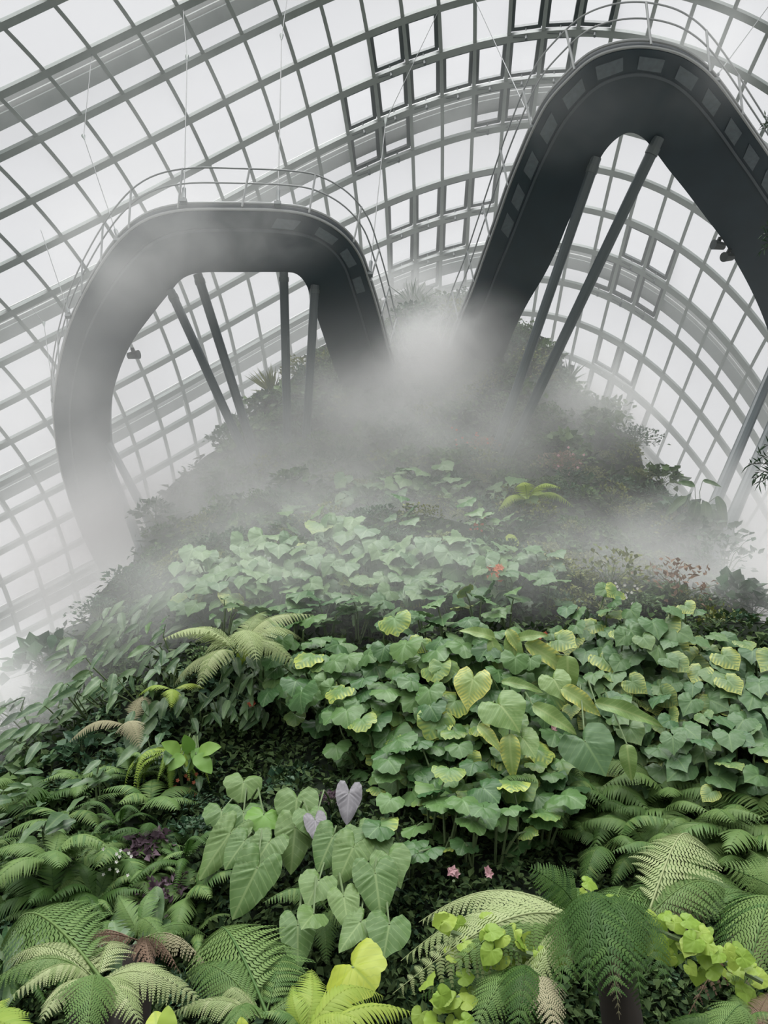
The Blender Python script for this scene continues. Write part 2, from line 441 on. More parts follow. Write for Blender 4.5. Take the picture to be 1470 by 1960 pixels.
# ------------------------------------------------------------------ walkways
def catmull(pts, per=5):
    out = []; n = len(pts)
    for i in range(n - 1):
        p0, p1, p2, p3 = pts[max(i - 1, 0)], pts[i], pts[i + 1], pts[min(i + 2, n - 1)]
        for k in range(per):
            t = k / per
            out.append(.5 * ((2 * p1) + (p2 - p0) * t + (2 * p0 - 5 * p1 + 4 * p2 - p3) * t * t + (3 * p1 - p0 - 3 * p2 + p3) * t ** 3))
    out.append(pts[-1]); return out
H1, H2 = 15.0, 16.5
W1O = [(215, 1130), (165, 1040), (125, 930), (105, 820), (108, 740), (130, 640), (165, 560), (215, 480), (270, 430), (340, 408), (440, 405), (540, 408), (600, 420), (650, 448), (685, 490), (705, 545), (722, 600), (738, 660), (755, 720), (775, 780)]
W1I = [(275, 1100), (240, 1010), (222, 930), (212, 850), (212, 780), (225, 720), (250, 660), (285, 610), (325, 560), (350, 533), (385, 522), (450, 521), (540, 521), (568, 525), (586, 545), (598, 580), (613, 625), (635, 690), (652, 735), (670, 790)]
W2O = [(840, 740), (855, 690), (880, 620), (905, 560), (930, 490), (955, 420), (980, 350), (1005, 290), (1025, 245), (1050, 200), (1085, 160), (1130, 120), (1180, 100), (1235, 95), (1290, 105), (1330, 125), (1365, 155), (1400, 200), (1435, 250), (1470, 300), (1520, 375), (1565, 470), (1590, 580), (1590, 690)]
W2I = [(930, 760), (945, 715), (965, 680), (985, 630), (1010, 580), (1040, 530), (1065, 480), (1090, 420), (1110, 385), (1130, 345), (1148, 305), (1165, 280), (1185, 262), (1205, 254), (1228, 262), (1250, 285), (1280, 325), (1310, 362), (1350, 415), (1390, 470), (1440, 560), (1472, 640), (1490, 720), (1490, 800)]
def walkway(label, PO, PI_, h, posts, r0, r1, gr):
    O = catmull([at_z(*p, h) for p in PO]); I = catmull([at_z(*p, h) for p in PI_]); n = len(O); up = Vector((0, 0, 1))
    base = O[n // 2].copy(); t = thing('walkway', label, 'walkway', base)
    O = [p - base for p in O]; I = [p - base for p in I]
    L = lambda i, f: O[i].lerp(I[i], f)
    m = MB(); m.strip([[O[i], I[i], I[i] + up * .12, I[i] + up * .34, O[i] + up * .34] for i in range(n)])
    link('soffit', m.mesh('soffit', SOFFIT), t)
    m = MB(); m.strip([[L(i, .255) - up * .04, L(i, .285) - up * .05, L(i, .285) + up * .02, L(i, .255) + up * .02] for i in range(n)])
    link('soffit_rib', m.mesh('soffit_rib', SOFFIT_LIP), t)
    for dz, r_, dx in ((.05, .035, .03), (.24, .035, .06)):
        m = MB(); m.tube([O[i] + (O[i] - I[i]).normalized() * dx + up * dz for i in range(n)], r_, 6)
        link('edge_pipe', m.mesh('edge_pipe', RAIL), t)
    acc = 0; k = 0
    for i in range(gr[0], gr[1]):
        acc += (O[i + 1] - O[i]).length
        if acc > .95:
            acc = 0; k += 1
            a, b = L(i, .08), L(i + 1, .08); c, d = L(i + 1, .225), L(i, .225)
            e = (b - a).normalized() * .30; dn = -up * .02
            m = MB(); ct = (a + b) / 2; ci = (c + d) / 2; e2 = (c - d).normalized() * .28
            m.strip([[ct - e, ct + e, ct + e + dn, ct - e + dn], [ci - e2, ci + e2, ci + e2 + dn, ci - e2 + dn]])
            link('floor_grate', m.mesh('floor_grate', GRATE), t)
    o_ = [O[i] + (O[i] - I[i]).normalized() * .06 for i in range(n)]
    lean = [(O[i] - I[i]).normalized() for i in range(n)]
    for hh, lo in ((.62, .14), (1.12, .26)):
        m = MB(); m.tube([o_[i] + lean[i] * lo + up * (.3 + hh * .8) for i in range(r0, r1)], .022, 6)
        link('handrail', m.mesh('handrail', RAIL), t)
    acc = 9
    for i in range(r0, r1 - 1):
        acc += (O[i + 1] - O[i]).length
        if acc > posts:
            acc = 0; m = MB(); m.tube([o_[i] + up * .1, o_[i] + lean[i] * .27 + up * 1.2], .028, 6)
            link('rail_post', m.mesh('rail_post', RAIL), t)
    return t, [p + base for p in O], [p + base for p in I]
wa, O1, IN1 = walkway('dark curved aerial walkway looping left of the mountain with steel handrail', W1O, W1I, H1, 1.45, 0, 96, (52, 76))
wb, O2, IN2 = walkway('dark pointed aerial walkway high on the right, bending back at its tip', W2O, W2I, H2, 1.6, 0, 116, (22, 100))

def strut(top, bot, h, r_, label):
    a = at_z(*top, h + .03); b, n = hit_below(*bot)
    b = b - (a - b).normalized() * .8
    t = thing('walkway_strut', label, 'strut', b, 'slanting struts under the walkways')
    m = MB(); m.tube([Vector(), (a - b) * .998], r_, 12); link('strut_tube', m.mesh('strut_tube', POLE), t)
    m = MB(); m.tube([(a - b) * .955, (a - b) * .975], r_ * 1.14, 12); link('strut_cap', m.mesh('strut_cap', STEEL_DARK), t)
P_ = 'dark steel strut '
strut((326, 556), (485, 905), H1, .125, P_ + 'leaning under the left walkway, left one of its leaning pair')
strut((378, 524), (494, 890), H1, .125, P_ + 'leaning under the left walkway, right one of its leaning pair')
strut((543, 520), (551, 868), H1, .12, P_ + 'standing almost upright under the middle of the left walkway')
strut((603, 545), (585, 852), H1, .12, P_ + 'under the right corner of the left walkway, beside the upright one')
strut((208, 848), (288, 985), H1, .13, P_ + 'faint in mist at far left, upper one of two')
strut((208, 885), (266, 990), H1, .13, P_ + 'faint in mist at far left, lower one of two')
strut((1142, 300), (945, 872), H2, .13, P_ + 'under the right walkway, running along its left limb')
strut((1262, 262), (970, 876), H2, .14, P_ + 'crossing the open gap inside the bend of the right walkway')
strut((1497, 662), (1345, 962), H2, .15, P_ + 'at the right edge of the view, left one of the pair')
strut((1535, 680), (1366, 978), H2, .15, P_ + 'at the right edge of the view, right one of the pair')

def cable(path, label, h):
    """first point on a walkway edge, last on the roof"""
    a = at_z(*path[0], h + .2); z = shell(*path[-1])
    pts = [a]
    for k, p in enumerate(path[1:-1]):
        f = (k + 1) / (len(path) - 1); l0 = (a - CAM).length; l1 = (z - CAM).length
        pts.append(at_t(*p, l0 + (l1 - l0) * f))
    pts.append(z)
    t = thing('hanger_cable', label, 'cable', a, 'steel hanger cables of the walkways')
    m = MB(); m.tube([p - a for p in pts], .015, 5); link('cable_rope', m.mesh('cable_rope', CABLE), t)
    for p in pts[1:-1]:
        m = MB(); d = (pts[1] - pts[0]).normalized(); m.tube([p - a - d * .35, p - a + d * .15], .02, 8, .07); link('cable_clamp', m.mesh('cable_clamp', STEEL), t)
    m = MB(); d = (pts[1] - pts[0]).normalized(); m.tube([-d * .05, d * .55], .05, 8); m.box((0, 0, -.1), .16, .12, .10); link('cable_anchor', m.mesh('cable_anchor', STEEL_DARK), t)
C_ = 'thin steel hanger cable '
cable([(352, 380), (358, 110), (350, 15)], C_ + 'rising straight from the top left of the left walkway', H1)
cable([(532, 385), (539, 70), (552, -20)], C_ + 'rising straight from the top right of the left walkway', H1)
cable([(226, 455), (160, 262), (176, 100)], C_ + 'from the upper left shoulder of the left walkway', H1)
cable([(132, 600), (78, 440)], C_ + 'leaning left from the outer side of the left walkway', H1)
cable([(104, 762), (84, 620), (62, 590)], C_ + 'short, beside the outermost bulge of the left walkway', H1)
cable([(708, 520), (738, 232), (842, 15)], C_ + 'from the right corner of the left walkway to the roof', H1)
cable([(1020, 240), (905, -10)], C_ + 'bright, from the left shoulder of the right walkway', H2)
cable([(1368, 150), (1480, 0)], C_ + 'from the right shoulder of the right walkway', H2)

def spotlight(px, py, h, label, aim):
    p = at_z(px, py, h); t = thing('spotlight', label, 'spotlight', p, 'spotlights clamped under the walkways')
    d = Vector(aim).normalized(); m = MB(); m.tube([Vector((0, 0, -.16)) - d * .16, Vector((0, 0, -.16)) + d * .2], .10, 12, .14); link('lamp_housing', m.mesh('lamp_housing', LAMP), t)
    m = MB(); m.box((0, 0, -.03), .1, .34, .06); m.tube([(0, 0, 0), (0, 0, -.2)], .035, 6); link('bracket', m.mesh('bracket', LAMP), t)
spotlight(256, 672, H1, 'small dark spotlight on the inner edge of the left walkway', (1, -.2, .0))
spotlight(1374, 462, H2, 'small dark spotlight on the inner edge of the right walkway, upper one of two', (-1, -.3, -.1))
spotlight(1392, 484, H2, 'small dark spotlight on the inner edge of the right walkway, lower one of two', (-1, -.4, -.4))

# ------------------------------------------------------------------ leaf, frond and shrub meshes
HEART = [(0, .74), (8, .66), (22, .575), (45, .53), (70, .515), (95, .50), (120, .48), (140, .44), (155, .35), (168, .20), (180, .07)]
ARROW = [(0, .84), (8, .74), (18, .62), (35, .50), (60, .42), (90, .40), (120, .44), (142, .48), (156, .42), (168, .22), (180, .06)]
ROUND = [(0, .60), (10, .55), (25, .52), (45, .54), (70, .53), (95, .54), (120, .52), (140, .48), (156, .36), (168, .20), (180, .06)]
def cordate(table, seed, wav=.02, scallop=0, cup=.16, fold=.12, droop=.16, nr=5, ns=40, width=1.0):
    rg = random.Random(seed); m = MB(); ph = rg.random() * 6; ph2 = rg.random() * 6
    c = m.vert((0, 0, 0), (.5, .3), 0); rings = []
    th_ = [t[0] for t in table]; rr_ = [t[1] for t in table]
    for a in range(1, nr + 1):
        f = a / nr; ring = []
        for b in range(ns):
            th = 2 * PI * b / ns; d = math.degrees(th); d = d if d <= 180 else 360 - d
            r = np.interp(d, th_, rr_)
            r *= 1 + f * (wav * math.sin(5 * th + ph) + scallop * abs(math.sin(5.5 * th + ph2)) - scallop * .5)
            x = math.sin(th) * r * f * width; y = math.cos(th) * r * f
            rho = f
            z = -cup * rho * rho * .5 + fold * abs(x) - droop * max(0, y) ** 2 + +.034 * f * math.sin((y - abs(x) * .7) * 7.5 * 2 * PI) + wav * .9 * f * math.sin(4 * th + ph2)
            ring.append(m.vert((x, y, z), (.5 + x, y), f))
        rings.append(ring)
    for b in range(ns):
        m.face(c, rings[0][(b + 1) % ns], rings[0][b])
        for a in range(nr - 1):
            m.face(rings[a][b], rings[a][(b + 1) % ns], rings[a + 1][(b + 1) % ns], rings[a + 1][b])
    return m
def oblong(seed, w=.17, n=12, droop=.22, fold=.28, wav=.02, tipp=1.0):
    rg = random.Random(seed); m = MB(); rows = []; ph = rg.random() * 6
    for i in range(n + 1):
        s = i / n; ww = w * (math.sin(PI * min(1, s ** .75 * .97 + .03)) ** .7) * (1 if s < .98 else .1); z = -droop * s * s
        row = []
        for k in (-1, -.5, 0, .5, 1):
            x = k * ww; row.append(m.vert((x, s, z + fold * abs(x) + wav * abs(k) * math.sin(s * 14 + ph + k)), (.5 + x, s), max(abs(k), s ** 4)))
        rows.append(row)
    for i in range(n):
        for k in range(4): m.face(rows[i][k], rows[i][k + 1], rows[i + 1][k + 1], rows[i + 1][k])
    return m
def frame(t, n):
    """matrix whose Y is the tip direction and Z the face normal"""
    t = t.normalized(); x = t.cross(n)
    if x.length < 1e-4: x = t.orthogonal()
    x.normalize(); z = x.cross(t); return Matrix((x, t, z)).transposed()

def mat4(p, M3, sx, sy=None, sz=None):
    sy = sx if sy is None else sy; sz = sx if sz is None else sz
    return Matrix.Translation(p) @ M3.to_4x4() @ Matrix.Diagonal((sx, sy, sz, 1))

def frond_mesh(seed, npair=26, length=.25, pinn=9, arch=.16, tipcurl=.05, simple=False, dead=0.0, shape='tri', fwd=.45):
    rg = random.Random(seed); m = MB(); N = 24
    def curve(s):
        return Vector((.03 * math.sin(s * 3 + seed), s, arch * math.sin(PI * s) - tipcurl * s ** 3))
    m.tube([curve(i / N) for i in range(N + 1)], .008, 4, .002, cap=False)
    for i in range(npair):
        s = .10 + .88 * (i + .5) / npair
        p = curve(s); tg = (curve(min(1, s + .02)) - curve(s - .02)).normalized()
        pr = min(1, (s - .02) / .22) * (1 - s) ** .62 * 1.25 if shape == 'tri' else min(1, (s - .05) / .12) * math.sqrt(max(0, 1 - s)) * 1.05
        for sd in (-1, 1):
            L = length * pr * (.92 + .16 * rg.random())
            m.rv = rg.random() * .35
            side = Vector((sd, 0, 0)); nz = side.cross(tg) * sd
            dr = (side + tg * (fwd + .15 * rg.random()) + nz * (-.12 - .35 * dead * rg.random() + .06 * rg.random())).normalized()
            perp = (tg - dr * tg.dot(dr)).normalized(); nn = dr.cross(perp); nn = nn if nn.z > 0 else -nn
            def pp(u, v, w=0): return p + dr * (L * u) + perp * v + nn * (w - .42 * L * u * u - dead * .3 * L * u)
            if simple:
                wd = min(.024, L * .2); q = 4; prev = None
                for k in range(q + 1):
                    u = k / q; ww = wd * (1 - u ** 1.6) + .0008
                    a, b, c = m.vert(pp(u, -ww)), m.vert(pp(u, 0, .004)), m.vert(pp(u, ww))
                    if prev: m.face(prev[0], prev[1], b, a); m.face(prev[1], prev[2], c, b)
                    prev = (a, b, c)
            else:
                K = max(4, int(pinn * (.4 + .6 * pr))); a0 = m.vert(pp(0, .0015)); a1 = m.vert(pp(0, -.0015)); a2 = m.vert(pp(1, 0)); m.face(a0, a1, a2)
                for k in range(K):
                    u = (k + .4) / K; pl = min(.026, L * .2) * (1 - u ** 1.5 * .85); hw = L / K * .44
                    for s2 in (-1, 1):
                        a = m.vert(pp(u - hw / L * .9, 0)); b = m.vert(pp(u + hw / L * .9, 0))
                        c = m.vert(pp(u + (hw * .7 + pl * .30) / L, s2 * pl, -.10 * pl)); d = m.vert(pp(u + (pl * .22 - hw * .6) / L, s2 * pl * .72, .02 * pl))
                        m.face(a, b, c, d)
    return m
FR = {
    'fine': [frond_mesh(k, 24, .27, 15, .15 + .05 * k, .06) for k in range(3)],
    'sword': [frond_mesh(10 + k, 30, .13, 0, .18 + .06 * k, .10, True, 0, 'sword', .25) for k in range(3)],
    'broad': [frond_mesh(20 + k, 20, .30, 0, .14 + .05 * k, .08, True, 0, 'tri', .5) for k in range(3)],
    'dead': [frond_mesh(30 + k, 22, .17, 7, .12, .18, False, 1.0) for k in range(2)],
}
_fm = {}
def frond(kind, k, m_):
    key = (kind, k, m_.name)
    if key not in _fm:
        src = FR[kind][k]; _fm[key] = src.mesh('frond_' + kind, m_, True)
    return _fm[key]

_lm = {}
def leafmesh(kind, k, m_):
    key = (kind, k, m_.name)
    if key not in _lm:
        b = {'heart': lambda: cordate(HEART, k, .02), 'arrow': lambda: cordate(ARROW, 50 + k, .018, 0, .12, .10, .14, 6, 48),
             'round': lambda: cordate(ROUND, 90 + k, .035, .07, .2, .06, .2), 'oblong': lambda: oblong(k), 'long': lambda: oblong(40 + k, .19, 14, .25 + .1 * k, .35, .03)}[kind]()
        _lm[key] = b.mesh('leaf_' + kind, m_, True)
    return _lm[key]

def rvec(a): return Vector((R.uniform(-a, a), R.uniform(-a, a), R.uniform(-a, a)))
def hand_leaf(parent, notch, tip, kind, m_, lift, k=0, wide=1.0, tilt=.45, base=None, back=0.12, d0=9.0):
    """a leaf with its stalk joint and its tip seen at two places of the photo, held lift metres clear of the slope"""
    h, n = hit(*notch); d = min((h - CAM).length, d0 + .8) if h else d0
    d = max(2.0, d - lift)
    p = at_t(*notch, d); q = at_t(*tip, d - back)
    v = q - p; L = v.length / {'heart': .74, 'arrow': .84, 'round': .60, 'oblong': 1.0, 'long': 1.0}[kind]
    tocam = (CAM - p).normalized(); nrm = (tocam * .75 + Vector((0, 0, tilt)) + rvec(.12))
    o = link('leaf', leafmesh(kind, k, m_), parent, mat4(p - parent.location, frame(v, nrm), L * wide, L, L))
    base = base if base is not None else (h - parent.location if h else Vector((0, 0, 0)))
    b = base; e = p - parent.location
    m = MB(); mid = b.lerp(e, .6) + Vector((0, 0, .25 * (e - b).length)); m.tube([b, b.lerp(mid, .55) + Vector((0, 0, .04)), mid, e], .012, 5, .006)
    link('stalk', m.mesh('stalk', STEM), parent)
    return o

# ------------------------------------------------------------------ ground cover on the slope (nobody could count it)
def inpoly(x, y, P):
    c = False; n = len(P)
    for i in range(n):
        x1, y1 = P[i]; x2, y2 = P[i - 1]
        if (y1 > y) != (y2 > y) and x < (x2 - x1) * (y - y1) / (y2 - y1) + x1: c = not c
    return c
def scatter(P, sp, seed=0):
    rg = random.Random(seed); xs = [p[0] for p in P]; ys = [p[1] for p in P]; out = []
    y = min(ys); r = 0
    while y < max(ys):
        x = min(xs) + (sp / 2 if r % 2 else 0)
        while x < max(xs):
            a, b = x + rg.uniform(-.38, .38) * sp, y + rg.uniform(-.38, .38) * sp
            if inpoly(a, b, P): out.append((a, b))
            x += sp
        y += sp * .87; r += 1
    return out
def small_leaf(m, p, t, n, L, wd):
    x = t.cross(n).normalized(); z = x.cross(t)
    a = m.vert(p, (.5, 0)); b = m.vert(p + t * L * .45 + x * wd + z * wd * .3, (1, .5), 1); c = m.vert(p + t * L - z * L * .12, (.5, 1), 1); d = m.vert(p + t * L * .45 - x * wd + z * wd * .3, (0, .5), 1)
    m.face(a, b, c); m.face(a, c, d)
gc = MB(); rg = random.Random(3)
for it in range(72000):
    px, py = rg.uniform(-330, 1800), rg.uniform(520, 2000)
    h, n = hit(px, py)
    if h is None: continue
    gc.rv = rg.random(); t = (rvec(.8) + n * .35 + Vector((0, 0, -.25))).normalized()
    d = (h - CAM).length; L = d * rg.uniform(10, 22) / F
    nn = (n + Vector((0, 0, .6)) + rvec(.5)).normalized()
    small_leaf(gc, h + n * rg.uniform(-.02, .10), t, nn, L, L * rg.uniform(.2, .42))
o = link('groundcover', gc.mesh('groundcover', MOSS)); tag(o, 'low mixed groundcover carpeting the whole mountain slope', 'groundcover', None, 'stuff')

# ------------------------------------------------------------------ shrubs
def shrub_mesh(seed, n, leaf, wd, droop, flat=.7, spiky=0.0):
    rg = random.Random(seed); m = MB(); st = MB()
    for k in range(n):
        u = rg.random() * 2 * PI; v = rg.random() ** .6; r = (.45 + .55 * rg.random() ** .5)
        d = Vector((math.cos(u) * v, math.sin(u) * v, math.sqrt(max(0, 1 - v * v)) * flat + .05))
        lump = 1 + .25 * math.sin(3 * u + seed) * v
        p = d * r * lump; m.rv = rg.random()
        t = (d * .7 + Vector((rg.uniform(-.8, .8), rg.uniform(-.8, .8), rg.uniform(-.4, .5)))).normalized()
        if spiky: t = (d + Vector((rg.uniform(-.2, .2), rg.uniform(-.2, .2), .2))).normalized()
        nn = (d * .6 + Vector((0, 0, .5)) + Vector((rg.uniform(-.6, .6), rg.uniform(-.6, .6), rg.uniform(-.3, .3)))).normalized()
        small_leaf(m, p if not spiky else d * .1, t, nn, leaf * rg.uniform(.7, 1.3), leaf * wd * rg.uniform(.8, 1.2))
        if k % 9 == 0: st.tube([(0, 0, -.15), d * r * .5 + Vector((0, 0, .1)), p], .014, 4, .006, cap=False)
    return m, st
SH = {}
for nm, args in dict(fine=(1, 300, .15, .30, 0), mid=(2, 170, .24, .34, 0), broad=(3, 90, .40, .40, 0), narrow=(4, 200, .34, .14, 0), airy=(5, 120, .17, .34, 0, 1.0), spiky=(6, 46, 1.1, .035, 0, 1.0, 1.0)).items():
    SH[nm] = shrub_mesh(*args)
_sh = {}
def shrub(kind, m_, p, n, size, name, label, cat, group, flowers=None):
    key = (kind, m_.name, name)
    z = (n * .8 + Vector((0, 0, .45)) + rvec(.15)).normalized(); a = z.orthogonal().normalized()
    M = Matrix.Translation(p) @ Matrix((a, z.cross(a), z)).transposed().to_4x4() @ Matrix.Rotation(R.random() * 2 * PI, 4, 'Z') @ Matrix.Diagonal((size, size, size * R.uniform(.75, 1.05), 1))
    if key not in _sh:
        f, st = SH[kind]
        o = thing(name, label, cat, (0, 0, 0), group); o.matrix_basis = M
        link('foliage', f.mesh(name + '_foliage', m_), o)
        link('stem', st.mesh(name + '_stem', STEM), o)
        _sh[key] = o; return o
    return copy_tree(_sh[key], M, label, group)

UPPER = [(730, 640), (800, 580), (890, 590), (1010, 690), (1060, 700), (1180, 830), (1280, 950), (1400, 1110), (1465, 1215), (1240, 1230), (1060, 1200), (1040, 1090), (780, 1040), (560, 1055), (340, 1115), (230, 1160), (300, 1010), (400, 930), (470, 800), (560, 720), (640, 690)]
kinds = [('fine', SHRUB_A, 'leafy_shrub'), ('mid', SHRUB_C, 'leafy_shrub'), ('broad', SHRUB_A, 'broadleaf_shrub'), ('narrow', SHRUB_C, 'narrow_leaved_shrub'), ('airy', SHRUB_B, 'twiggy_shrub'), ('fine', SHRUB_B, 'leafy_shrub'), ('mid', SHRUB_A, 'leafy_shrub')]
TXT = {'leafy_shrub': ('dense small leaved green shrub on the misty upper slope', 'small leaved shrubs on the upper slope'),
       'broadleaf_shrub': ('broad leaved green shrub on the misty upper slope', 'broad leaved shrubs on the upper slope'),
       'narrow_leaved_shrub': ('narrow leaved dark green shrub on the misty upper slope', 'narrow leaved shrubs on the upper slope'),
       'twiggy_shrub': ('open olive green twiggy shrub on the misty upper slope', 'twiggy shrubs on the upper slope')}
for px, py in scatter(UPPER, 44, 1):
    h, n = hit(px, py)
    if h is None: continue
    k = R.choice(kinds); d = (h - CAM).length
    shrub(k[0], k[1], h - n * .05, n, d * R.uniform(28, 46) / F, k[2], TXT[k[2]][0], 'shrub', TXT[k[2]][1])

# along the skyline: taller plants seen against the glass
for k, (px, py, kind, m_, s, lab) in enumerate([
    (790, 585, 'spiky', SHRUB_C, 44, 'spiky rosette plant crowning the summit between the two walkways'),
    (815, 600, 'spiky', SHRUB_A, 34, 'smaller spiky rosette right beside the summit rosette'),
    (745, 640, 'fine', SHRUB_A, 38, 'round misty bush just right of the left walkway foot'),
    (860, 600, 'airy', SHRUB_A, 46, 'open bush against the glass left of the right walkway foot'),
    (885, 585, 'airy', SHRUB_C, 34, 'small open bush touching the edge of the right walkway foot'),
    (1000, 650, 'fine', SHRUB_A, 40, 'rounded bush on the summit right of the right walkway foot'),
    (1045, 690, 'mid', SHRUB_A, 40, 'leafy bush on the skyline behind the crossing strut'),
    (1085, 735, 'spiky', SHRUB_C, 40, 'arching spiky plant on the right skyline below the summit'),
    (640, 695, 'fine', SHRUB_B, 40, 'yellowish bush tucked under the left walkway foot'),
    (570, 715, 'fine', SHRUB_B, 42, 'yellow green bush between the upright strut and its neighbour'),
    (520, 745, 'spiky', SHRUB_B, 44, 'spiky tufted plant on the left skyline beside the upright strut'),
    (495, 775, 'broad', SHRUB_A, 34, 'broad leaved bush on the left skyline near the strut pair'),
    (440, 850, 'mid', SHRUB_C, 44, 'leafy bush on the left skyline behind the leaning strut pair'),
    (395, 915, 'fine', SHRUB_C, 44, 'bush on the left skyline below the leaning strut pair'),
    (300, 1000, 'mid', SHRUB_C, 52, 'misty bush at the foot of the far left strut pair'),
    (1215, 850, 'fine', SHRUB_C, 46, 'bush on the right skyline where the slope steepens'),
    (1160, 800, 'mid', SHRUB_A, 44, 'leafy bush on the upper right skyline in thin mist'),
    (1265, 925, 'broad', SHRUB_A, 42, 'broad leaved bush on the right skyline left of the dark aroid'),
    (1410, 1075, 'broad', SHRUB_C, 60, 'big leaved bush low on the right skyline in thick mist'),
    (1440, 1150, 'narrow', SHRUB_C, 60, 'drooping narrow leaved bush at the right edge in mist'),
    (250, 1120, 'mid', SHRUB_C, 50, 'misty bush low on the left skyline'), (190, 1180, 'fine', SHRUB_C, 50, 'rounded bush on the left skyline above the hanging pitcher leaf'),
    (90, 1290, 'broad', SHRUB_C, 70, 'broad leaved pale bush at the far left edge of the slope'), (20, 1400, 'mid', SHRUB_A, 70, 'bush in white mist at the left edge of the photo'),
    (1340, 1050, 'mid', SHRUB_C, 84, 'dense dark bush at the foot of the right edge strut pair'), (1385, 1080, 'airy', SHRUB_C, 80, 'airy small leaved bush right of the dark aroid on the skyline'), (1300, 1010, 'broad', SHRUB_C, 58, 'broad leaved bush left of the dark aroid on the skyline'),
    (555, 835, 'broad', SHRUB_C, 30, 'dark broad leaved clump at the foot of the upright strut')]):
    h, n = hit(px, py)
    if h is None:
        for dy in range(10, 200, 10):
            h, n = hit(px, py + dy)
            if h: break
    if h is None: continue
    d = (h - CAM).length
    shrub(kind, m_, h, (n + Vector((0, 0, 1))).normalized(), d * s / F, 'spiky_plant' if kind == 'spiky' else 'skyline_bush', lab, 'plant' if kind == 'spiky' else 'shrub', None)

for px, py, m_, kd, s_, lab in [(292, 1650, PURP, 'broad', 40, 'purple leaved plant among the ferns at lower left'), (322, 1745, PURP, 'mid', 48, 'dark purple plant beside the white flowers at lower left'), (640, 1560, PURP, 'mid', 30, 'small purple plant behind the grey purple leaf'),
    (1075, 905, SHRUB_R, 'fine', 44, 'pinkish russet shrub on the upper right slope'), (925, 870, SHRUB_R, 'fine', 40, 'russet shrub high on the slope by the strut feet'), (1160, 1140, SHRUB_B, 'airy', 70, 'olive twiggy bush on the shaded right slope'), (1060, 1110, SHRUB_B, 'fine', 60, 'yellowish olive bush right of the misty leaf band'), (1290, 1160, SHRUB_R, 'airy', 70, 'brownish twiggy bush on the right slope in mist')]:
    h, n = hit(px, py); shrub(kd, m_, h + n * .1, n, (h - CAM).length * s_ / F, 'accent_shrub', lab, 'shrub', None)

# ------------------------------------------------------------------ climbing plants with separate leaves
def climber(px, py, name, label, cat, group, kind, m_, nleaf, lpx, spread, tilt=.5, out=(.05, .60), side=.6, long_=False):
    h, n = hit(px, py)
    if h is None: return
    d = (h - CAM).length; t = thing(name, label, cat, h, group)
    L0 = d * lpx / F; sp = d * spread / F
    down = (Vector((0, 0, -1)) - n * n.dot(Vector((0, 0, -1)))).normalized(); lat = n.cross(down)
    st = MB(); tocam = (CAM - h).normalized()
    for k in range(nleaf):
        a = 2 * PI * (k + R.random()) / nleaf; r = sp * math.sqrt(R.random()) * .95
        p = lat * math.cos(a) * r + down * math.sin(a) * r + n * R.uniform(*out)
        tip = (down * .9 + lat * R.uniform(-side, side) + n * R.uniform(.0, .45) + rvec(.15)).normalized()
        nrm = (n * .55 + tocam * .55 + Vector((0, 0, tilt)) + rvec(.5)).normalized()
        L = L0 * R.uniform(.68, 1.2)
        link('leaf', leafmesh(kind, R.randrange(4), m_), t, mat4(p - tip * L * .3, frame(tip, nrm), L * R.uniform(.9, 1.05), L, L))
        if k % 2 == 0: st.tube([-n * .1 + rvec(.03), p * .5 + n * .12, p - tip * L * .3], .012, 4, .006, cap=False)
    link('stem', st.mesh('climber_stem', STEM), t)
MIDBAND = [(340, 1130), (430, 1085), (560, 1062), (780, 1045), (1000, 1085), (1060, 1130), (1050, 1215), (900, 1230), (860, 1270), (560, 1265), (450, 1240), (360, 1190)]
for px, py in scatter(MIDBAND, 45, 2):
    climber(px, py, 'heart_leaf_philodendron', 'pale green heart leaved climber in the misty band across the middle', 'climber', 'heart leaved climbers in the misty band', 'heart', HEART_A if R.random() < .8 else HEART_V, 7, 46, 40, .35)
HIGH = [(480, 985), (640, 935), (860, 930), (1010, 960), (1030, 1060), (780, 1030), (560, 1045)]
for px, py in scatter(HIGH, 72, 12):
    climber(px, py, 'heart_leaf_philodendron', 'faint heart leaved climber high on the slope, half lost in mist', 'climber', 'heart leaved climbers high in the mist', 'heart', HEART_A, 6, 38, 34, .4)
CENTRE = [(540, 1260), (860, 1270), (900, 1235), (1010, 1290), (1050, 1400), (1060, 1500), (1050, 1690), (760, 1690), (735, 1500), (640, 1450), (560, 1400)]
for px, py in scatter(CENTRE, 54, 3):
    climber(px, py, 'scalloped_leaf_vine', 'round scalloped leaf vine hanging down the dark centre of the slope', 'climber', 'scalloped leaf vines on the central slope', 'round', IVY_A, 7, 55, 47, .5)
RIGHTS = [(1075, 1240), (1200, 1210), (1330, 1250), (1480, 1345), (1640, 1430), (1680, 1640), (1490, 1600), (1330, 1560), (1190, 1500), (1080, 1420)]
for px, py in scatter(RIGHTS, 50, 4):
    climber(px, py, 'variegated_philodendron', 'heart leaved climber with yellow edged leaves massed on the right hand ridge', 'climber', 'yellow edged climbers on the right ridge', 'heart', HEART_V, 8, 45, 43, .35, side=.9)
LEFTS = [(70, 1330), (220, 1200), (340, 1130), (440, 1240), (550, 1270), (545, 1400), (400, 1440), (300, 1400), (120, 1440), (20, 1480)]
for px, py in scatter(LEFTS, 50, 5):
    if R.random() < .62:
        climber(px, py, 'oblong_leaf_climber', 'drooping oblong leaved climber on the left flank of the mountain', 'climber', 'oblong leaved climbers on the left flank', 'oblong', OBL_A, 8, 42, 40, .3)
    else:
        h, n = hit(px, py)
        if h: shrub(R.choice(['mid', 'fine', 'broad']), R.choice([SHRUB_A, SHRUB_C]), h, n, (h - CAM).length * R.uniform(34, 48) / F, 'leafy_shrub', 'dark green shrub among the oblong leaved climbers on the left flank', 'shrub', 'shrubs on the left flank')

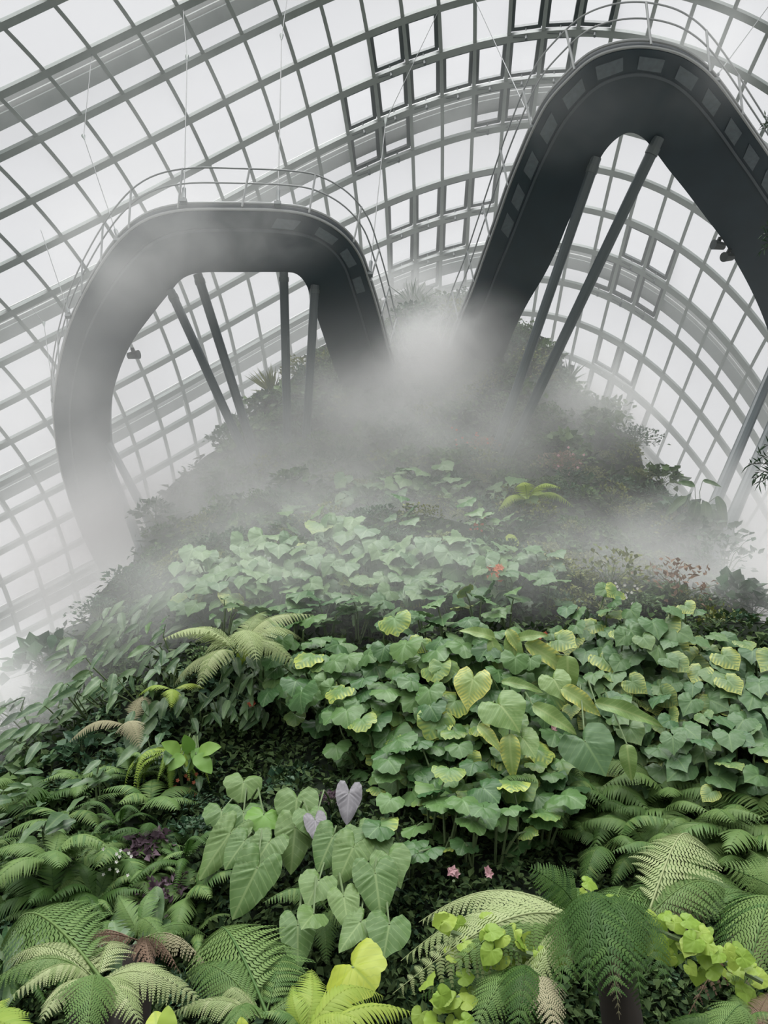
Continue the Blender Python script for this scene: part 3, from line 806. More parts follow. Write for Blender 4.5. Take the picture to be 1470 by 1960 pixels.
# ------------------------------------------------------------------ ferns on the slope
def fern(p, n, name, label, group, kind, m_, nf, L, spread=1.0, lift=.5, droop=.25, rise=.55, wide=1.0, az0=None, arc=2 * PI):
    t = thing(name, label, 'fern', p, group)
    z = (n * lift + Vector((0, 0, .6))).normalized(); a = z.orthogonal().normalized(); b = z.cross(a)
    a0 = R.random() * 6 if az0 is None else az0
    if az0 is not None: a = Vector((1, 0, 0)); b = Vector((0, 1, 0)); z = Vector((0, 0, 1))
    for k in range(nf):
        u = a0 + arc * (k + R.uniform(.2, .8)) / nf - (arc / 2 if az0 is not None else 0)
        el = R.uniform(-droop, rise)
        d = (a * math.cos(u) + b * math.sin(u)) * spread + z * el
        l = L * R.uniform(.75, 1.1)
        link('frond', frond(kind, R.randrange(len(FR[kind])), m_), t, mat4(Vector((0, 0, .02)), frame(d, z + rvec(.25)), l * wide, l, l))
    return t
LOWL = [(-190, 1560), (-10, 1480), (110, 1445), (300, 1410), (420, 1450), (400, 1540), (390, 1720), (380, 1940), (-190, 1940)]
for k, (px, py) in enumerate(scatter(LOWL, 62, 6)):
    h, n = hit(px, py)
    if h is None: continue
    d = (h - CAM).length; q = R.random()
    if q < .52:
        kd = R.choice(['broad', 'sword', 'fine'])
        fern(h + n * .08, n, 'slope_fern', 'arching green fern on the lower left slope', 'ferns on the lower left slope', kd, R.choice([FERN_A, FERN_A, FERN_D]), 7, d * R.uniform(80, 120) / F)
    elif q < .8:
        shrub(R.choice(['mid', 'broad', 'fine']), R.choice([SHRUB_A, SHRUB_C]), h, n, d * R.uniform(40, 58) / F, 'leafy_shrub', 'leafy shrub between ferns on the lower left slope', 'shrub', 'shrubs among the ferns at lower left')
    else:
        climber(px, py, 'oblong_leaf_climber', 'oblong leaved plant between ferns on the lower left slope', 'climber', 'oblong leaved plants among the ferns at lower left', 'oblong', OBL_A, 8, 58, 38, .5)
LOWC = [(390, 1480), (560, 1420), (640, 1460), (735, 1510), (760, 1690), (1060, 1700), (1480, 1700), (1480, 1985), (390, 1985), (385, 1740)]
for px, py in scatter(LOWC, 60, 7):
    h, n = hit(px, py)
    if h is None: continue
    d = (h - CAM).length
    shrub(R.choice(['mid', 'broad', 'narrow']), R.choice([SHRUB_C, SHRUB_A, SHRUB_C]), h - n * .12, n, d * R.uniform(36, 56) / F, 'leafy_shrub', 'dark leafy shrub at the foot of the slope behind the elephant ears and tree ferns', 'shrub', 'dark shrubs at the foot of the slope')
RFERN = [(1060, 1440), (1180, 1510), (1340, 1570), (1480, 1600), (1680, 1650), (1680, 1860), (1480, 1720), (1200, 1680), (1060, 1640)]
for px, py in scatter(RFERN, 64, 8):
    h, n = hit(px, py)
    if h is None: continue
    fern(h + n * .1, n, 'slope_fern', 'feathery green fern below the right hand ridge', 'feathery ferns below the right ridge', 'fine' if R.random() < .6 else 'broad', FERN_A, 7, (h - CAM).length * R.uniform(100, 150) / F)

# single ferns and tufts that stand out
def one_fern(px, py, lab, kind, m_, nf, lpx, lift=.12, **k):
    h, n = hit(px, py)
    if h is None: return
    return fern(h + n * lift, n, 'slope_fern', lab, None, kind, m_, nf, (h - CAM).length * lpx / F, **k)
one_fern(470, 1305, 'large pale fern drooping its fronds over a dark hollow at left centre', 'fine', FERN_P, 10, 150, .55, droop=.9)
one_fern(345, 1375, 'single fern curling out over the dark hollow left of the drooping fern', 'broad', FERN_L, 3, 80, .5)
one_fern(322, 1530, 'bright yellow green tufted fern hanging on the left slope', 'sword', TUFT, 16, 100, .45, droop=1.6, rise=-.1)
one_fern(1010, 985, 'yellowish fern high on the slope right of centre', 'broad', FERN_L, 7, 90, .3)
one_fern(930, 1600, 'feathery light fern hanging among the scalloped leaves', 'broad', FERN_A, 6, 85, .35, droop=.9)
one_fern(270, 1430, 'fern with a browning arched frond above the paddle leaved plant', 'fine', FERN_T, 3, 95, .35)
one_fern(250, 1520, 'upright sword fern beside the bright tufted fern', 'sword', FERN_A, 9, 105, .15)
one_fern(90, 1720, 'upright light green fern low at the left edge', 'broad', FERN_A, 8, 110, .3)
one_fern(1150, 1375, 'feathery fern half hidden under the long yellow edged leaves', 'fine', FERN_A, 6, 85, .2)
one_fern(640, 1800, 'dark feathery fern between the elephant ear leaves at lower centre', 'fine', FERN_A, 7, 110, .3)

# ------------------------------------------------------------------ flowers
def flowers(px, py, lab, m_, n, rpx, lift=.3, sz=7):
    h, nn = hit(px, py)
    if h is None: return
    d = (h - CAM).length; p = h + nn * lift; t = thing('flower_cluster', lab, 'flower', p); m = MB(); rg = random.Random(int(px))
    for k in range(n):
        c = rvec(d * rpx / F); s = d * sz * .8 / F; m = MB()
        for q in range(5):
            m.rv = rg.random(); a = q * 2 * PI / 5; small_leaf(m, Vector(), (Vector((math.cos(a), -.3, math.sin(a))) + rvec(.2)).normalized(), (CAM - p).normalized(), s, s * .4)
        link('blossom', m.mesh('flower_petals', m_), t, Matrix.Translation(c))
    m = MB(); m.tube([-nn * lift, Vector((0, 0, -.05))], .012, 5); link('stem', m.mesh('flower_stem', STEM), t)
flowers(952, 1150, 'salmon orange flower cluster in the misty band of heart leaves', ORANGE, 22, 14, .45, 8)
flowers(1030, 1285, 'red flowers behind the tall long leaved plant', RED, 20, 20, .3, 5)
flowers(895, 870, 'faint reddish flowers high on the slope by the strut foot', RED, 24, 34, .25, 3.5)
flowers(905, 1030, 'dull red flowers above the misty band', RED, 12, 16, .25, 4)
flowers(355, 1550, 'small red flowers beside the bright tufted fern', RED, 14, 20, .25, 5)
flowers(1035, 1440, 'single pink flower below the long leaved plant', PINK, 2, 4, .5, 8)
flowers(868, 1705, 'pink flower at the foot of the scalloped vines, left one', PINK, 3, 6, .15, 11)
flowers(920, 1705, 'pink flower at the foot of the scalloped vines, right one', PINK, 3, 6, .15, 10)
flowers(1085, 905, 'pale pink flowers on the upper right slope', PINK, 22, 28, .25, 4)
flowers(1180, 1165, 'small white flowers on the shaded upper right slope', WHITE, 14, 20, .3, 4)
flowers(30, 1505, 'small white flowers at the left edge', WHITE, 9, 18, .4, 7)
flowers(215, 1725, 'tiny white flowers among dark leaves at lower left', WHITE, 12, 30, .4, 4)
flowers(512, 1385, 'dark red flower right of the drooping fern', RED, 4, 5, .4, 7)

# ------------------------------------------------------------------ leaf plants placed one leaf at a time
def leaf_plant(name, lab, cat, root, leaves, lift):
    h, n = hit_below(*root); t = thing(name, lab, cat, h); d0 = (h - CAM).length
    for lf in leaves:
        nt_, tp, kd, m_ = lf[:4]
        hand_leaf(t, nt_, tp, kd, m_, lift + R.uniform(-.06, .1), R.randrange(4), lf[4] if len(lf) > 4 else 1.0, base=Vector((0, 0, 0)) + rvec(.05), d0=d0)
    return t
leaf_plant('elephant_ear', 'elephant ear with the longest drooping arrow leaves at lower left of centre', 'elephant ear', (500, 1650),
    [((440, 1595), (380, 1680), 'arrow', BIG_A, .75), ((515, 1612), (478, 1668), 'arrow', BIG_A, 1.1), ((492, 1662), (445, 1756), 'arrow', BIG_A, .95), ((468, 1610), (430, 1660), 'arrow', BIG_A)], .75)
leaf_plant('elephant_ear', 'elephant ear with three round veined leaves up beside the dark hollow', 'elephant ear', (470, 1560),
    [((466, 1497), (462, 1532), 'round', BIG_A), ((424, 1552), (422, 1584), 'round', BIG_A), ((466, 1556), (468, 1595), 'round', BIG_A), ((505, 1560), (500, 1590), 'round', PADDLE)], .7)
leaf_plant('elephant_ear', 'elephant ear with stacked broad leaves left of the grey purple leaf', 'elephant ear', (570, 1600),
    [((568, 1530), (563, 1588), 'heart', BIG_A, 1.05), ((565, 1585), (556, 1668), 'arrow', BIG_A), ((592, 1560), (600, 1600), 'heart', BIG_A)], .7)
leaf_plant('elephant_ear', 'elephant ear with two grey purple leaves at the top of the lower centre', 'elephant ear', (640, 1560),
    [((668, 1518), (664, 1574), 'arrow', BIG_P, .9), ((603, 1570), (610, 1612), 'arrow', BIG_P, .9)], .7)
leaf_plant('elephant_ear', 'elephant ear with large pointed leaves in the middle of the lower centre', 'elephant ear', (660, 1660),
    [((637, 1602), (608, 1664), 'arrow', BIG_A, 1.1), ((676, 1622), (645, 1690), 'arrow', BIG_A, 1.05), ((712, 1606), (702, 1655), 'heart', BIG_A, 1.1), ((690, 1590), (715, 1635), 'arrow', BIG_A)], .75)
leaf_plant('elephant_ear', 'elephant ear with the widest hanging leaf right of lower centre', 'elephant ear', (720, 1720),
    [((718, 1672), (730, 1752), 'arrow', BIG_A, 1.15), ((745, 1640), (765, 1690), 'heart', BIG_A), ((745, 1770), (735, 1830), 'heart', BIG_A), ((690, 1765), (650, 1815), 'arrow', BIG_A, .9)], .75)
leaf_plant('elephant_ear', 'elephant ear with one small dark oval leaf and a hanging heart leaf', 'elephant ear', (630, 1740),
    [((610, 1686), (588, 1728), 'heart', BIG_A, 1.0), ((658, 1717), (667, 1776), 'arrow', BIG_A, 1.0)], .8)
leaf_plant('elephant_ear', 'elephant ear with a mottled light green leaf hanging low over the ferns', 'elephant ear', (590, 1790),
    [((570, 1772), (570, 1852), 'arrow', BIG_A, .95), ((600, 1750), (580, 1770), 'heart', BIG_A)], .95)
leaf_plant('long_leaf_aroid', 'tall plant with long yellow edged leaves arching over the middle of the slope', 'aroid', (1010, 1330),
    [((948, 1222), (893, 1195), 'long', LONG_A, 1.0), ((978, 1212), (990, 1285), 'long', LONG_A, 1.2), ((990, 1222), (1040, 1208), 'long', LONG_A, 1.1), ((1005, 1232), (1108, 1278), 'long', LONG_A, .9), ((1086, 1255), (1088, 1322), 'long', LONG_A, 1.6), ((940, 1222), (960, 1290), 'long', LONG_A, 1.0), ((970, 1205), (1000, 1245), 'long', LONG_A, 1.1)], 1.15)
leaf_plant('long_leaf_aroid', 'plant with a round pale leaf and rippled leaves below the tall arching plant', 'aroid', (990, 1420),
    [((958, 1350), (995, 1392), 'heart', LONG_A, 1.2), ((1020, 1350), (1102, 1395), 'long', LONG_A, 1.0), ((975, 1405), (978, 1478), 'long', LONG_A, 1.4), ((915, 1388), (960, 1428), 'long', LONG_A, 1.0), ((905, 1300), (893, 1352), 'heart', LONG_A, .9), ((1000, 1412), (1025, 1445), 'heart', LONG_A, .9), ((960, 1305), (1030, 1308), 'long', LONG_A, .8)], 1.1)
leaf_plant('long_leaf_aroid', 'plant with broad long leaves lying right across the ridge', 'aroid', (1120, 1350),
    [((1075, 1318), (1145, 1350), 'long', LONG_A, 1.2), ((1140, 1345), (1265, 1372), 'long', LONG_A, .7), ((1060, 1300), (1080, 1335), 'heart', LONG_A, 1.0), ((1120, 1420), (1160, 1480), 'heart', HEART_V, 1.1), ((1200, 1425), (1205, 1480), 'long', LONG_A, 1.5)], 1.0)
leaf_plant('paddle_leaf_plant', 'bright green plant of upright paddle leaves on the left slope', 'plant', (370, 1460),
    [((345, 1440), (315, 1420), 'oblong', PADDLE, 2.0), ((350, 1445), (325, 1470), 'oblong', PADDLE, 2.0), ((370, 1430), (358, 1475), 'oblong', PADDLE, 2.0), ((375, 1432), (390, 1470), 'oblong', PADDLE, 2.0), ((380, 1440), (418, 1425), 'oblong', PADDLE, 2.0), ((375, 1445), (405, 1475), 'oblong', PADDLE, 2.0), ((365, 1440), (355, 1410), 'oblong', PADDLE, 2.0)], .85)
leaf_plant('yellow_leaf_plant', 'lone bright yellow ribbed leaf on the upper slope right of centre', 'plant', (970, 1052), [((966, 1040), (978, 1072), 'heart', BIG_Y, 1.1)], .4)
leaf_plant('drooping_leaf_plant', 'plant with long pale leaves hanging on the upper left of the slope', 'plant', (370, 1220),
    [((345, 1190), (330, 1258), 'oblong', OBL_A, 1.5), ((375, 1190), (360, 1245), 'oblong', OBL_A, 1.3), ((400, 1190), (380, 1235), 'oblong', OBL_A, 1.4), ((420, 1165), (400, 1225), 'oblong', OBL_A, 1.3)], .4)
leaf_plant('heart_leaf_philodendron', 'pale plant with a yellow green hanging leaf left of the misty band', 'climber', (480, 1240),
    [((475, 1200), (472, 1238), 'heart', HEART_A, 1.3), ((505, 1205), (508, 1240), 'heart', HEART_V, 1.1), ((460, 1240), (474, 1292), 'long', BIG_Y, 1.1)], .45)
leaf_plant('hanging_pitcher_plant', 'dark hanging leaf outlined against the glass at the far left edge', 'plant', (130, 1290),
    [((112, 1215), (102, 1265), 'oblong', SHRUB_C, 2.0), ((108, 1222), (118, 1205), 'oblong', SHRUB_C, 2.2), ((100, 1215), (98, 1240), 'oblong', SHRUB_C, 1.8)], .3)
leaf_plant('dark_aroid', 'dark big leaved aroid outlined against the glass on the right skyline', 'aroid', (1345, 1040),
    [((1315, 950), (1270, 985), 'long', OBL_A, .8), ((1320, 985), (1275, 1000), 'long', OBL_A, .9), ((1330, 930), (1300, 920), 'long', OBL_A, 1.1), ((1372, 950), (1395, 1005), 'long', OBL_A, .8), ((1365, 975), (1385, 1030), 'long', OBL_A, .8), ((1345, 920), (1378, 925), 'long', OBL_A, .7), ((1335, 960), (1318, 1010), 'long', OBL_A, 1.1), ((1350, 960), (1352, 1020), 'long', OBL_A, 1.1), ((1325, 1000), (1300, 1040), 'long', OBL_A, 1.1), ((1365, 1010), (1350, 1060), 'long', OBL_A, 1.1)], .5)

# ------------------------------------------------------------------ foreground tree ferns and low plants
def fg_plant(name, lab, cat, crown, trunk=0.0):
    t = thing(name, lab, cat, crown)
    if trunk:
        m = MB(); z0 = -crown.z; m.tube([(.05, .04, z0), (.02, .0, z0 * .5), (0, 0, -.02)], trunk * 1.15, 14, trunk)
        link('trunk', m.mesh('fern_trunk', BARK, True), t)
    return t
def fg_frond(t, b, t_, kind, m_, wide=1.0, up=(0, 0, 1), k=None):
    """b, t_: (px, py, depth) of the frond's foot and tip"""
    p = at_y(*b); q = at_y(*t_); L = (q - p).length
    o = link('frond', frond(kind, R.randrange(len(FR[kind])) if k is None else k, m_), t, mat4(p - t.location, frame(q - p, Vector(up) + rvec(.08)), L * wide, L, L))
    if m_ in (FERN_B, FERN_T): o['label'] = 'withered brown frond'
    return o
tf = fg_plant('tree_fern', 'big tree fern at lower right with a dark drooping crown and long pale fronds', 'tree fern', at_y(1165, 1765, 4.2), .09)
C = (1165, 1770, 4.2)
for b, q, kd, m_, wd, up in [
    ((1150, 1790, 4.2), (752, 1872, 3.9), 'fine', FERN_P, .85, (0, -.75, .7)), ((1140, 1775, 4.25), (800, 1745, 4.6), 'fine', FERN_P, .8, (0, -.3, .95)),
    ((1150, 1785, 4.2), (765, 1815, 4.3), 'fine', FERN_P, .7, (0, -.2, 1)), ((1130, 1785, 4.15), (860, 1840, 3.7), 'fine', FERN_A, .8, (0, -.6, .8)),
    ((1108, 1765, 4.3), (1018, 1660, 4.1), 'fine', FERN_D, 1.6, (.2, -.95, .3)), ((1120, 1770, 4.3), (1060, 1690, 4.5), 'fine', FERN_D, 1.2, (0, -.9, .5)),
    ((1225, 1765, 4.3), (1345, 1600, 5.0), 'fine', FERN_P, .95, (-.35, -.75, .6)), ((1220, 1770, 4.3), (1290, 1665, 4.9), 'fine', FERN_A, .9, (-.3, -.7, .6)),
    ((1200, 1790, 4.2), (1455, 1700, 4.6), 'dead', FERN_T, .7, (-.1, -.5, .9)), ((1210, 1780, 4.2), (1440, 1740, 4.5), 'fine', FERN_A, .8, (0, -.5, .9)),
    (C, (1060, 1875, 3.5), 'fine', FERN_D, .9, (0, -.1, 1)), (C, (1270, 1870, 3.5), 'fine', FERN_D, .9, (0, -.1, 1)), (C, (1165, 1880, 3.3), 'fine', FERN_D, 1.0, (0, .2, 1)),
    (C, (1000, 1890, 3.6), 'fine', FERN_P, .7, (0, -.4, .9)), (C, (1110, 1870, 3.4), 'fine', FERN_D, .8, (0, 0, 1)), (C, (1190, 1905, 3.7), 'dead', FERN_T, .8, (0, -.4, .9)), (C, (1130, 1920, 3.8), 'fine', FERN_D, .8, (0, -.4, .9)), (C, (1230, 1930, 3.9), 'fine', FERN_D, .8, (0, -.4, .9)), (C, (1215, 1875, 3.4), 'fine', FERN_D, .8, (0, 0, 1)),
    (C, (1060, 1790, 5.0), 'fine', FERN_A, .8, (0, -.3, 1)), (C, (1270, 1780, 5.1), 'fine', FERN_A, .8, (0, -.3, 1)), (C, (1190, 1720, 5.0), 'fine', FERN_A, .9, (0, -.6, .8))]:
    fg_frond(tf, b, q, kd, m_, wd, up)
tg = fg_plant('tree_fern', 'tree fern cut by the right edge of the photo, with broad layered green fronds', 'tree fern', at_y(1500, 1770, 4.6), .09)
C = (1500, 1760, 4.6)
for q, kd, m_, wd, up in [((1395, 1650, 4.3), 'fine', FERN_A, 1.3, (-.3, -.8, .5)), ((1330, 1740, 4.2), 'fine', FERN_A, 1.1, (0, -.5, .9)), ((1370, 1820, 4.0), 'fine', FERN_D, .9, (0, -.4, .9)), ((1440, 1620, 4.9), 'fine', FERN_A, 1.2, (-.2, -.8, .5)),
    ((1480, 1620, 4.5), 'fine', FERN_P, 1.2, (-.2, -.9, .4)), ((1430, 1840, 3.9), 'dead', FERN_T, .9, (0, -.4, .9)), ((1620, 1680, 4.6), 'fine', FERN_A, 1, (0, -.4, .9)), ((1600, 1820, 4.3), 'fine', FERN_A, 1, (0, -.4, .9)), ((1395, 1925, 3.8), 'fine', FERN_A, .8, (0, -.6, .8)), ((1340, 1880, 4.0), 'dead', FERN_B, .9, (0, -.6, .8))]:
    fg_frond(tg, C, q, kd, m_, wd, up)
tl = fg_plant('tree_fern', 'tree fern at the lower left corner with a pale silvery mass of fronds', 'tree fern', at_y(185, 1890, 3.7), .09)
C = (185, 1885, 3.7)
for q, kd, m_, wd, up in [((10, 1830, 3.9), 'fine', FERN_P, .9, (0, -.6, .8)), ((20, 1775, 4.4), 'fine', FERN_A, 1.0, (.1, -.8, .5)), ((60, 1760, 4.6), 'fine', FERN_A, .9, (.1, -.8, .5)), ((225, 1805, 4.2), 'fine', FERN_P, .9, (0, -.7, .6)),
    ((110, 1800, 4.2), 'fine', FERN_P, .9, (0, -.6, .8)), ((385, 1912, 3.5), 'fine', FERN_P, .9, (0, -.6, .8)), ((320, 1850, 4.0), 'fine', FERN_P, .8, (0, -.5, .8)), ((270, 1945, 3.3), 'fine', FERN_P, .9, (0, -.3, .9)), ((80, 1940, 3.3), 'fine', FERN_P, .9, (0, -.3, .9)),
    ((-40, 1880, 3.5), 'fine', FERN_A, .9, (0, -.5, .9)), ((170, 1975, 3.1), 'fine', FERN_A, .9, (0, 0, 1)), ((160, 1840, 4.3), 'fine', FERN_P, .9, (0, -.5, .8)), ((10, 1905, 3.4), 'fine', FERN_P, .8, (0, -.5, .8))]:
    fg_frond(tl, C, q, kd, m_, wd, up)
tb = fg_plant('tree_fern', 'tree fern with dead brown hanging fronds behind the pale silvery one', 'tree fern', at_y(270, 1800, 4.5), .08)
C = (268, 1800, 4.5)
for q, kd, m_, wd, up in [((92, 1812, 4.2), 'dead', FERN_B, .8, (0, -.5, .9)), ((130, 1790, 4.6), 'dead', FERN_B, .9, (0, -.5, .9)), ((345, 1830, 4.2), 'dead', FERN_B, .9, (0, -.5, .9)), ((408, 1822, 4.2), 'dead', FERN_T, 1.0, (0, -.5, .9)), ((300, 1850, 4.0), 'dead', FERN_B, 1.0, (0, -.3, .9)),
    ((226, 1705, 4.7), 'broad', FERN_A, .8, (.2, -.9, .3)), ((300, 1690, 4.7), 'broad', FERN_A, .8, (-.2, -.9, .3)), ((310, 1800, 4.1), 'fine', FERN_A, .8, (0, -.7, .7)), ((400, 1790, 4.6), 'fine', FERN_A, .7, (0, -.7, .7))]:
    fg_frond(tb, C, q, kd, m_, wd, up)
tm = fg_plant('foreground_fern', 'dark green fern with long lacy fronds filling the bottom left of centre', 'fern', at_y(520, 1960, 3.6))
C = (500, 1950, 3.7)
for q, kd, m_, wd, up in [((360, 1850, 4.0), 'fine', FERN_A, 1.0, (0, -.7, .7)), ((430, 1800, 4.5), 'fine', FERN_A, 1.1, (0, -.8, .5)), ((500, 1800, 4.5), 'fine', FERN_A, 1.1, (0, -.8, .5)), ((330, 1930, 3.6), 'fine', FERN_P, .9, (0, -.5, .8)), ((560, 1830, 4.2), 'fine', FERN_A, 1.0, (0, -.8, .5)), ((390, 1880, 3.8), 'fine', FERN_P, .9, (0, -.6, .7)), ((640, 1900, 4.0), 'fine', FERN_A, .9, (0, -.6, .7)), ((440, 1960, 3.3), 'fine', FERN_A, .9, (0, -.3, .9))]:
    fg_frond(tm, C, q, kd, m_, wd, up)
ty = fg_plant('foreground_fern', 'bright yellow green fern at the bottom edge beside the yellow heart leaf', 'fern', at_y(580, 1985, 3.3))
C = (580, 1985, 3.3)
for q, kd, m_, wd, up in [((603, 1848, 3.5), 'broad', FERN_L, 1.3, (.1, -.95, .3)), ((560, 1880, 3.4), 'broad', FERN_L, 1.0, (-.1, -.9, .3)), ((735, 1895, 3.5), 'broad', FERN_L, .9, (0, -.6, .8)), ((790, 1925, 3.4), 'broad', FERN_L, .8, (0, -.5, .8)), ((680, 1940, 3.1), 'broad', FERN_L, .9, (0, -.4, .9)), ((500, 1930, 3.2), 'broad', FERN_A, .9, (0, -.5, .8))]:
    fg_frond(ty, C, q, kd, m_, wd, up)
te = fg_plant('foreground_fern', 'bright fern frond cut off by the bottom left corner', 'fern', at_y(-60, 1990, 2.9))
for q, wd in (((55, 1935, 2.9), 1.1), ((20, 1905, 3.0), 1.0), ((60, 1985, 2.7), 1.0)): fg_frond(te, (-60, 1990, 2.9), q, 'broad', FERN_L, wd, (0, -.7, .7))
tr = fg_plant('foreground_fern', 'dark fern hanging below the left fronds of the big tree fern', 'fern', at_y(1020, 1905, 4.0))
for q, m_ in (((880, 1905, 3.8), FERN_A), ((900, 1960, 3.5), FERN_A), ((980, 1975, 3.4), FERN_D), ((860, 1930, 4.0), FERN_D), ((1060, 1965, 3.4), FERN_T), ((800, 1900, 4.1), FERN_D)): fg_frond(tr, (1015, 1895, 4.0), q, 'fine', m_, .9, (0, -.6, .8))
tq = fg_plant('foreground_fern', 'fern low in the bottom right corner under the lime vine', 'fern', at_y(1430, 1985, 3.7))
for q, m_ in (((1330, 1940, 3.6), FERN_A), ((1400, 1900, 3.9), FERN_A), ((1480, 1890, 3.9), FERN_B), ((1350, 1985, 3.3), FERN_A), ((1500, 1950, 3.5), FERN_A), ((1260, 1960, 3.7), FERN_D)): fg_frond(tq, (1430, 1985, 3.7), q, 'fine', m_, .9, (0, -.6, .8))

def near_leaf(name, lab, cat, specs, root):
    r = at_y(*root); t = thing(name, lab, cat, r)
    for nt_, tp, kd, m_, wd in specs:
        p = at_y(*nt_); q = at_y(*tp); v = q - p; L = v.length / {'heart': .74, 'arrow': .84, 'round': .6, 'oblong': 1, 'long': 1}[kd]
        link('leaf', leafmesh(kd, R.randrange(4), m_), t, mat4(p - r, frame(v, (CAM - p).normalized() * .9 + Vector((0, 0, .35)) + rvec(.1)), L * wd, L, L))
        m = MB(); m.tube([Vector(), (p - r) * .6 + Vector((0, .05, 0)), p - r], .012, 6, .008); link('stalk', m.mesh('stalk', STEM), t)
    return t
near_leaf('elephant_ear', 'yellow green heart shaped leaf glowing at the bottom centre', 'elephant ear', [((676, 1850, 3.9), (716, 1888, 3.8), 'round', BIG_Y, 1.05)], (690, 1965, 3.9))
near_leaf('elephant_ear', 'bright yellow green leaf rising at the bottom edge left of centre', 'elephant ear', [((302, 1985, 2.9), (296, 1928, 2.95), 'oblong', BIG_Y, 2.2), ((318, 1985, 2.9), (322, 1925, 2.9), 'oblong', LIME, 2.2), ((465, 1985, 3.0), (462, 1946, 3.0), 'oblong', BIG_Y, 2.4)], (320, 2060, 2.9))

def lime_vine(lab, path, n, lpx, spread):
    pts = [at_y(*p) for p in path]; b = pts[0].copy(); t = thing('lime_vine', lab, 'vine', b)
    m = MB(); m.tube([p - b for p in pts], .012, 6); link('stem', m.mesh('vine_stem', STEM), t)
    for k in range(n):
        f = k / max(1, n - 1) * (len(pts) - 1); i = min(int(f), len(pts) - 2); p = pts[i].lerp(pts[i + 1], f - i) - b + rvec(spread)
        v = Vector((R.uniform(-1, 1), R.uniform(-.6, .2), R.uniform(-1, .25))).normalized()
        L = lpx * 4.0 / F * R.uniform(.75, 1.2)
        link('leaf', leafmesh('heart', R.randrange(4), LIME), t, mat4(p, frame(v, (CAM - pts[0]).normalized() + Vector((0, 0, .6)) + rvec(.4)), L))
lime_vine('lime green leafy vine threading through the left fronds of the big tree fern', [(865, 1785, 3.9), (950, 1810, 3.8), (1050, 1835, 3.8)], 34, 30, .08)
lime_vine('lime green leafy vine running to the bottom right corner', [(1230, 1770, 3.9), (1330, 1810, 3.9), (1460, 1880, 3.8)], 44, 30, .09)
lime_vine('small lime green clump above the dark crown of the big tree fern', [(1125, 1705, 4.5), (1145, 1740, 4.4), (1160, 1750, 4.4)], 20, 30, .06)
lime_vine('small lime green clump at the bottom edge below the lacy fronds', [(835, 1920, 3.8), (880, 1910, 3.8)], 16, 32, .09)

# ------------------------------------------------------------------ conifer reaching in from the right
base = Vector((4.5, 4.6, 0)); t = thing('conifer', 'dark needled conifer whose twigs reach in at the right edge', 'tree', base)
m = MB(); m.tube([(0, 0, 0), (.05, .05, 3), (.02, .1, 7.5)], .10, 10, .03); link('trunk', m.mesh('conifer_trunk', BARK), t)
rg = random.Random(4)
def needles(m, pts):
    for a, b in zip(pts[:-1], pts[1:]):
        d = (b - a).normalized(); n = max(3, int((b - a).length / .012))
        for k in range(n):
            p = a.lerp(b, k / n); s = d.orthogonal(); s = Matrix.Rotation(rg.random() * 6.3, 3, d) @ s
            m.rv = rg.random(); v = (s * .8 + d * .8).normalized(); small_leaf(m, p, v, s.cross(v).normalized() if s.cross(v).length > .01 else d, .07 * rg.uniform(.7, 1.2), .006)
for tips in ([(1432, 888), (1445, 905), (1450, 870), (1452, 925), (1462, 850), (1440, 915)], [(1458, 448), (1462, 468), (1455, 478), (1464, 430)], [(1463, 222), (1460, 236), (1465, 245)]):
    q = [at_y(*p, 4.3 + rg.uniform(-.15, .15)) - base for p in tips]
    c = sum(q, Vector()) / len(q); s = Vector((.03, .05, c.z - .35)); mid = s.lerp(c + Vector((.35, 0, 0)), .8)
    b_ = MB(); b_.tube([s, mid, c + Vector((.12, 0, 0))], .018, 6, .008); 
    f_ = MB()
    for e in q:
        st = c + Vector((.28, 0, 0)) + rvec(.05); b_.tube([mid, st, e], .006, 4, .002); needles(f_, [st, st.lerp(e, .5) + Vector((0, 0, .01)), e])
    for k in range(14):
        e = c + Vector((rg.uniform(.3, 1.2), rg.uniform(-.12, .12), rg.uniform(-.2, .2))); st = s.lerp(mid, rg.uniform(.3, 1)); b_.tube([st, e], .006, 4, .002); needles(f_, [st.lerp(e, .4), e])
    br = link('branch', b_.mesh('conifer_branch', BARK), t); link('needles', f_.mesh('conifer_needles', CONIFER), br)

